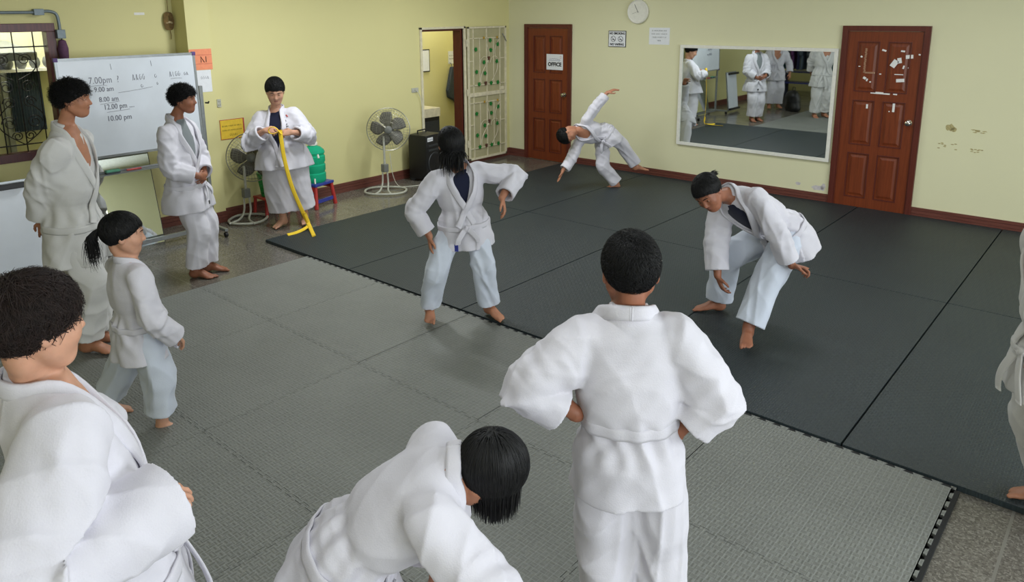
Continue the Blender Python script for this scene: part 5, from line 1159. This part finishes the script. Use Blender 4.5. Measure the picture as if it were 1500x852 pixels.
PERSONS = [
 dict(id='tall', loc=[2.28, -7.08, 0.0], h=1.7, pelvis=[0.079, -0.0, 0.87], neck=[0.114, -0.0, 1.516], head=[0.182, -0.0, 1.677], wrL=[-0.176, 0.12, 0.875], wrR=[-0.079, -0.06, 0.925], anL=[0.071, 0.1, 0.079], anR=[0.11, -0.08, 0.103], face_pelvis=[0.996, 0.087, 0], face_chest=[0.99, 0.139, 0], face=[0.978, 0.208, -0.05], elL=[-0.9, 0.6, 0], elR=[-1, -0.5, -0.1], knL=[0.996, 0.087, 0], knR=[0.996, 0.087, 0], ftL=15, ftR=-5),
 dict(id='boy2', loc=[1.45, -5.86, 0.0], h=1.58, pelvis=[-0.004, -0.0, 0.785], neck=[-0.024, 0.0, 1.361], head=[0.057, -0.0, 1.506], wrL=[0.15, 0.05, 0.866], wrR=[0.168, -0.12, 0.892], anL=[0.087, 0.08, 0.07], anR=[0.04, -0.07, 0.068], face_pelvis=[1.0, 0.0, 0], face_chest=[0.99, -0.139, 0], face=[0.999, -0.035, -0.05], elL=[-0.2, 1, -0.5], elR=[-0.8, -0.8, -0.6], knL=[1.0, 0.0, 0], knR=[1.0, 0.0, 0], ftL=5, ftR=-10),
 dict(id='belt', loc=[0.76, -4.43, 0.0], h=1.55, pelvis=[-0.048, 0.0, 0.799], neck=[-0.092, 0.02, 1.245], head=[-0.072, -0.03, 1.412], wrL=[0.137, -0.26, 1.026], wrR=[-0.14, -0.24, 1.046], anL=[0.129, 0.04, 0.081], anR=[-0.081, -0.04, 0.075], face_pelvis=[0.087, -0.996, 0], face_chest=[0.035, -0.999, 0], face=[0.309, -0.951, -0.45], elL=[1, 0.1, -0.9], elR=[-1, 0.1, -0.9], knL=[0.174, -0.985, 0], knR=[0.0, -1.0, 0], ftL=-75, ftR=-110),
 dict(id='pony', loc=[3.55, -7.2, 0.0], h=1.24, pelvis=[0.023, -0.0, 0.59], neck=[0.014, -0.0, 0.968], head=[0.014, -0.0, 1.085], wrL=[0.035, 0.28, 0.49], wrR=[0.23, -0.05, 0.572], anL=[-0.28, 0.12, 0.04], anR=[0.108, -0.02, 0.019], face_pelvis=[0.766, 0.643, 0], face_chest=[0.669, 0.743, 0], face=[0.883, 0.469, -0.12], elL=[-0.3, 0.8, -0.5], elR=[0.1, -0.9, -0.3], knL=[0.94, 0.342, 0], knR=[0.985, 0.174, 0], ftL=10, ftR=5),
 dict(id='fore_left', loc=[5.57, -8.17, 0.0], h=1.62, pelvis=[0.1, 0.02, 0.82], neck=[-0.023, 0.02, 1.367], head=[0.013, -0.0, 1.499], wrL=[-0.091, 0.22, 0.823], wrR=[0.249, -0.1, 1.086], anL=[0.04, 0.1, 0.075], anR=[0.02, -0.1, 0.075], face_pelvis=[0.819, 0.574, 0], face_chest=[0.766, 0.643, 0], face=[0.574, 0.819, -0.12], elL=[0, 0.8, -0.5], elR=[-0.35, -0.9, -0.4], knL=[0.766, 0.643, 0], knR=[0.766, 0.643, 0], ftL=45, ftR=20),
 dict(id='swing', loc=[3.87, -5.05, 0.03], h=1.5, pelvis=[0.025, 0.0, 0.722], neck=[-0.018, -0.03, 1.132], head=[-0.051, -0.06, 1.267], wrL=[0.295, -0.1, 0.904], wrR=[-0.208, -0.12, 0.641], anL=[0.201, -0.0, 0.078], anR=[-0.231, -0.04, 0.089], face_pelvis=[0.259, -0.966, 0], face_chest=[0.342, -0.94, 0], face=[0.669, -0.743, -1.0], up=[0.5, -0.866, 1.2], elL=[0.8, 0.3, 0.2], elR=[-0.9, 0.0, 0.2], knL=[0.087, -0.996, 0], knR=[-0.174, -0.985, 0], ftL=-55, ftR=-85),
 dict(id='cart', loc=[2.42, -1.0, 0.03], h=1.38, pelvis=[-0.018, -0.0, 0.662], neck=[-0.364, -0.08, 0.737], head=[-0.486, -0.14, 0.689], wrL=[0.044, -0.0, 1.224], wrR=[-0.569, -0.2, 0.202], anL=[0.441, 0.12, 0.202], anR=[0.153, 0.02, 0.033], face_pelvis=[0.174, -0.985, -0.6], face_chest=[0.139, -0.99, -0.35], face=[0.927, -0.375, -0.75], up=[-1.0, 0.0, -0.4], elL=[-0.5, 0.0, 0.6], elR=[0.6, -0.2, 0], knL=[0.8, -0.2, 0.7], knR=[-0.9, -0.6, 0.2], ftL=-10, ftR=185),
 dict(id='crouch', loc=[5.36, -4.02, 0.03], h=1.58, pelvis=[0.424, 0.05, 0.673], neck=[-0.004, -0.04, 0.959], head=[-0.158, -0.13, 0.988], wrL=[0.392, -0.28, 0.483], wrR=[-0.042, -0.05, 0.384], anL=[0.093, -0.28, 0.064], anR=[0.077, 0.28, 0.071], face_pelvis=[-0.866, -0.5, -0.3], face_chest=[-0.707, -0.707, -0.9], face=[-0.574, -0.819, -0.75], up=[-0.94, -0.342, 0.75], elL=[0.3, -0.7, 0.3], elR=[-0.9, -0.2, 0.1], knL=[-0.643, -0.766, 0.3], knR=[-1.0, 0.0, 0.5], ftL=-112, ftR=178),
 dict(id='centre', loc=[6.37, -6.73, 0.0], h=1.54, pelvis=[-0.076, 0.0, 0.802], neck=[-0.091, 0.0, 1.3], head=[-0.084, 0.03, 1.406], wrL=[-0.246, -0.02, 0.957], wrR=[0.066, -0.02, 0.888], anL=[-0.12, 0.0, 0.075], anR=[0.07, 0.0, 0.075], face_pelvis=[0.035, 0.999, 0], face_chest=[0.07, 0.998, 0], face=[0.035, 0.999, -0.12], elL=[-1, -0.15, -0.2], elR=[1, -0.15, -0.55], knL=[0.0, 1.0, 0], knR=[0.0, 1.0, 0], ftL=105, ftR=70),
 dict(id='bend', loc=[6.1, -7.42, 0.0], h=1.42, pelvis=[-0.27, 0.02, 0.7], neck=[0.059, 0.03, 0.971], head=[0.134, 0.03, 0.957], wrL=[-0.019, 0.12, 0.525], wrR=[0.092, -0.12, 0.618], anL=[-0.22, 0.14, 0.068], anR=[-0.14, -0.1, 0.068], face_pelvis=[0.996, 0.087, -0.3], face_chest=[0.985, 0.174, -1.4], face=[0.766, 0.643, -1.6], up=[0.996, 0.087, 0.3], elL=[0.1, 0.6, 0], elR=[0.4, -0.4, 0], knL=[0.996, 0.087, 0], knR=[1.0, 0.0, 0], ftL=10, ftR=-10),
 dict(id='right', loc=[7.38, -4.9, 0.03], h=1.52, pelvis=[-0.153, -0.0, 0.756], neck=[-0.218, 0.0, 1.311], head=[-0.257, -0.0, 1.436], wrL=[-0.311, -0.18, 0.845], wrR=[-0.052, 0.16, 0.74], anL=[-0.02, -0.12, 0.07], anR=[0.0, 0.1, 0.07], face_pelvis=[-0.996, 0.087, 0], face_chest=[-0.985, 0.174, 0], face=[-0.996, 0.087, -0.1], elL=[0.6, -0.6, -0.3], elR=[0.6, 0.6, -0.3], knL=[-1.0, 0.0, 0], knR=[-0.996, 0.087, 0], ftL=182, ftR=165),
 dict(id='off', loc=[1.05, -7.9, 0], h=1.6, pelvis=[0, 0, 0.83], neck=[0, 0.0, 1.33], head=[0.03, 0.02, 1.46], wrL=[0.2, 0.27, 0.78], wrR=[0.12, -0.27, 0.78], anL=[0, 0.1, 0.075], anR=[0.02, -0.1, 0.075], face_pelvis=[0.966, 0.259, 0], face_chest=[0.966, 0.259, 0], face=[0.985, 0.174, 0], elL=[-0.5, 0.8, 0], elR=[-0.5, -0.8, 0], knL=[1.0, 0.0, 0], knR=[1.0, 0.0, 0], ftL=25, ftR=0),
]
YBELT = {'a': [[0.028, -0.3, 1.061], [0.037, -0.31, 0.959], [0.056, -0.31, 0.752], [0.104, -0.3, 0.49], [0.17, -0.27, 0.26], [0.236, -0.25, 0.073], [0.362, -0.553, 0.034]], 'b': [[0.086, -0.504, 0.036], [0.15, -0.437, 0.036], [0.216, -0.342, 0.05], [0.234, -0.24, 0.07], [0.205, -0.26, 0.193]], 'c': [[0.041, -0.31, 1.021], [-0.005, -0.32, 1.084], [-0.049, -0.33, 1.093], [-0.078, -0.33, 1.066], [-0.067, -0.33, 1.032], [-0.027, -0.33, 1.025], [0.019, -0.32, 1.043]]}
# ------------------------------------------------------------------ the students
short = dict(vol=1.09, front=.058, back=-.058, side=.0, len=.038, lift=.22, mess=.25, grav=.25)
crop = dict(front=.056, back=-.056, side=.002, len=.020, lift=.16, vol=1.08, mess=.25, grav=.3, width=.0015)
messy = dict(vol=1.10, front=.036, back=-.066, side=-.012, len=.055, lift=.9, mess=.42, grav=.1)
tied = dict(vol=1.09, front=.052, back=-.060, side=-.010, len=.045, lift=.02, mess=.06, grav=.02)
def longhair(base):
    def f(p, L, rs): return base*rs.uniform(.75, 1.1)
    return f
loose = dict(vol=1.08, front=.036, back=-.062, side=-.03, len=.06, lift=.12, mess=.35, grav=.9, longmask=longhair(.20), width=.0022, free=.06)
hang = dict(front=-.095, back=-.085, side=-.10, len=.06, lift=.10, mess=.12, grav=1.0, longmask=longhair(.105), width=.0019, fall=True, free=.08, vol=1.15)
M_ = MT
KANJI = [(.80, .62, .007, .050, M_['ink_black'], 'printed_stroke'), (.80, .62, .030, .007, M_['ink_black'], 'printed_stroke'), (.775, .70, .020, .007, M_['ink_black'], 'printed_stroke'), (.78, .74, .006, .045, M_['ink_black'], 'printed_stroke'), (.81, .76, .022, .006, M_['ink_black'], 'printed_stroke'),
         (.69, .66, .006, .045, M_['ink_black'], 'printed_stroke'), (.70, .70, .024, .006, M_['ink_black'], 'printed_stroke'), (.67, .72, .018, .006, M_['ink_black'], 'printed_stroke'), (.83, 1.02, .040, .022, M_['red_plastic'], 'red_patch')]
LOOK = dict(
 tall=dict(label='tall student with dark messy hair, hands behind the back, standing in front of the whiteboard', hair=messy, skin=M_['skin_tan'], res=.0075, seed=11, cloth=M_['gi_cream'], belt_s=.275, knot=.35, tail=.26, hem=.135, patches=[(.09, .75, .012, .02, M_['blue_plastic'], 'side_tag')]),
 boy2=dict(label='student in white standing sideways between whiteboard and pillar, hands folded at the waist', hair=dict(messy, len=.045), skin=M_['skin_brown'], res=.0085, seed=23, hem=.125, skirt=1.12, vopen=.48, undershirt=M_['grey_shirt'], tail=.12, knot=.1, patches=[(.06, .12, .03, .03, M_['dark_plastic'], 'maker_tag')]),
 belt=dict(label='stocky student with an open white jacket over a navy shirt, holding a yellow belt', nh=3500, hair=dict(crop, front=.050, side=-.006), skin=M_['skin_light'], res=.009, seed=31, fat=1.36, belt=False, vopen=.24, vwide=.55, vdepth=.032, undershirt=M_['navy_shirt'], hem=.11, skirt=1.05, hs=1.08, sleeve=1.10, patches=KANJI, pant=1.22, pcuff=.06),
 pony=dict(label='small girl with a black ponytail striding to the right on the grey mats', hair=tied, skin=M_['skin_light'], res=.0065, seed=43, hem=.135, cuff=1.15, hs=.93, pcloth=M_['gi_trousers'], pant=1.18, pcuff=.07, knot=.35, tail=.2, belt_s=.33),
 fore_left=dict(label='student with dark brown bowl hair seen from behind at the left edge in front', hair=dict(vol=1.07, front=.026, back=-.092, side=-.026, len=.070, lift=.50, mess=.30, grav=.25, width=.0020), skin=M_['skin_light'], res=.0065, seed=52, sleeve=1.25, cuff=1.3, slk=.014, nh=6000, hem=.13, knot=.2, tail=.22),
 swing=dict(label='girl with loose black hair swinging both arms, one foot on the black mats', hair=loose, skin=M_['skin_tan'], res=.0075, seed=64, pcloth=M_['gi_trousers'], knot=-.1, tail=.09, vopen=.50, hem=.12, patches=[(.05, -.62, .040, .050, M_['blue_plastic'], 'maker_tag')], pant=.88, vwide=.8, undershirt=M_['navy_shirt'], shirt_n=8),
 cart=dict(label='boy bending sideways in a cartwheel near the mirror wall, one arm up', hair=crop, skin=M_['skin_tan'], res=.0085, seed=71, hem=.10, tail=.1),
 crouch=dict(label='girl with tied black hair crouching forward on the black mats below the mirror', hair=tied, skin=M_['skin_brown'], res=.0075, seed=83, hem=.10, pcloth=M_['gi_trousers'], tail=.2, notail=False, vopen=.5, pant=1.05, hs=.98, undershirt=M_['navy_shirt'], shirt_n=8, patches=[(.20, .5, .03, .03, M_['dark_plastic'], 'maker_tag')]),
 centre=dict(label='boy with cropped black hair seen from behind, hands on his hips, front centre', hair=dict(crop, vol=1.045, back=-.074, side=.012), skin=M_['skin_brown'], res=.006, seed=95, sleeve=1.2, hem=.07, belt_s=.40, arm=.81, cuff=.62, slk=.012, flare=.4, skirt=.9, hs=1.01, nh=5000, notail=False, knot=0., shw=.092),
 bend=dict(label='student bending down at the bottom of the picture, black hair falling forward', hair=hang, skin=M_['skin_tan'], res=.0065, seed=104, sleeve=1.2, hem=.10, hs=.89, nh=5000, ears=False),
 right=dict(label='student cut off by the right edge, barefoot on the black mats with white belt ends', hair=short, skin=M_['skin_tan'], res=.0075, seed=112, hem=.12, tail=.2, pant=1.15, cloth=M_['gi_cream'], patches=[(.80, .9, .016, .05, M_['grey_shirt'], 'sleeve_mark')]),
 off=dict(label='student in white seen only in the wall mirror, behind the two by the whiteboard', hair=short, skin=M_['skin_tan'], res=.010, seed=121, hem=.12, tail=.16),
)
LOOK['pony']['hair_ex'] = [dict(name='ponytail', path=[(.0, -.105, .03), (.0, -.135, .02), (.0, -.155, -.03), (.0, -.15, -.10), (.0, -.14, -.165)], rad=[.012, .013, .028, .03, .012], tie=M_['hair_tie_white'], n=320, splay=3.)]
LOOK['crouch']['hair_ex'] = [dict(name='ponytail', path=[(.0, -.10, .03), (.0, -.13, .03), (.01, -.16, .02), (.02, -.19, .0), (.03, -.215, -.03)], rad=[.012, .013, .02, .016, .006], tie=M_['ink_black'], n=200)]
MT['gi_cotton'] = M_['gi_cotton']; RES = {}
for S in PERSONS:
    S = dict(S); S.update(dict(cloth=M_['gi_cotton'], hairmat=M_['hair_brown' if S['id'] == 'fore_left' else 'hair_black'])); S.update({k: v for k, v in LOOK[S['id']].items()})
    S['rz'] = RZ
    S['eyes'] = S['id'] not in ('centre', 'bend')
    for k in ('handL', 'handR'):
        if S.get(k): pass
    if S['id'] == 'centre': S['handL'] = dict(f=(.75, .45, -.35), n=(.3, -.2, -.3), t=(0, -.4, .8), curl=.25); S['handR'] = dict(f=(-.75, .45, -.35), n=(-.3, -.2, -.3), t=(0, -.4, .8), curl=.25)
    if S['id'] == 'belt': S['handL'] = dict(f=(-.9, -.15, .0), n=(.0, .75, -.6), t=(0, .2, 1), curl=1.1); S['handR'] = dict(f=(.9, -.15, .0), n=(.0, .75, -.6), t=(0, .2, 1), curl=1.1)
    if S['id'] == 'crouch': S['handL'] = dict(f=(.9, -.2, -.1), n=(0, -.3, -1), t=(0, -1, .2), curl=1.0); S['handR'] = dict(f=(.3, -.2, -.9), n=(1, 0, 0), t=(0, -1, 0), curl=.5)
    if S['id'] == 'tall': S['handR'] = dict(f=(-.05, .1, -1), n=(-.3, .6, 0), t=(-1, 0, 0), curl=.5); S['handL'] = dict(f=(-.1, -.3, -1), n=(.3, -.6, 0), t=(-1, 0, 0), curl=.5)
    if S['id'] == 'boy2': S['handR'] = dict(f=(.3, .9, -.3), n=(-1, .2, 0), t=(0, .2, 1), curl=.5); S['handL'] = dict(f=(.1, -.9, -.3), n=(-1, -.2, 0), t=(0, .2, 1), curl=.5)
    if S['id'] == 'cart': S['handR'] = dict(f=(-.35, -.1, -.9), n=(-.8, 0, .4), t=(0, -1, 0), curl=.15); S['handL'] = dict(f=(.8, 0, .35), n=(0, .2, -1), t=(0, -1, 0), curl=.3)
    if S['id'] == 'swing': S['handL'] = dict(f=(.25, -.2, -.9), n=(-.9, 0, -.2), t=(0, -1, 0), curl=.5); S['handR'] = dict(f=(.05, -.2, -1), n=(1, .2, 0), t=(0, -1, 0), curl=.4)
    root, info = person(S); RES[S['id']] = (root, info)
# the yellow belt held by the stocky student, hanging to the mat
B = RES['belt'][1]; Lb = Vector(PERSONS[2]['loc']); cz, sz = math.cos(RZ), math.sin(RZ)
yb = tag(empty('yellow_belt', tuple(Lb), RZ), 'long yellow cotton belt hanging from a student\'s hands down to the mat corner', 'belt')
hm = (np.array(B['wL'])+np.array(B['wR']))/2
YB_ = YBELT
ribbon('belt_strap', catmull(np.array(YB_['a']), 50), [(.35, -1, .15)]*50, .040, .006, MT['yellow_belt'], yb); ribbon('belt_strap', catmull(np.array(YB_['b']), 40), [(.2, -.6, .9)]*40, .036, .006, MT['yellow_belt'], yb)
ribbon('belt_loop', catmull(np.array(YB_['c']), 30), [(.1, -1, .1)]*30, .034, .006, MT['yellow_belt'], yb, wd=np.tile(vec(.1, -1, .1)/1.01, (30, 1)))
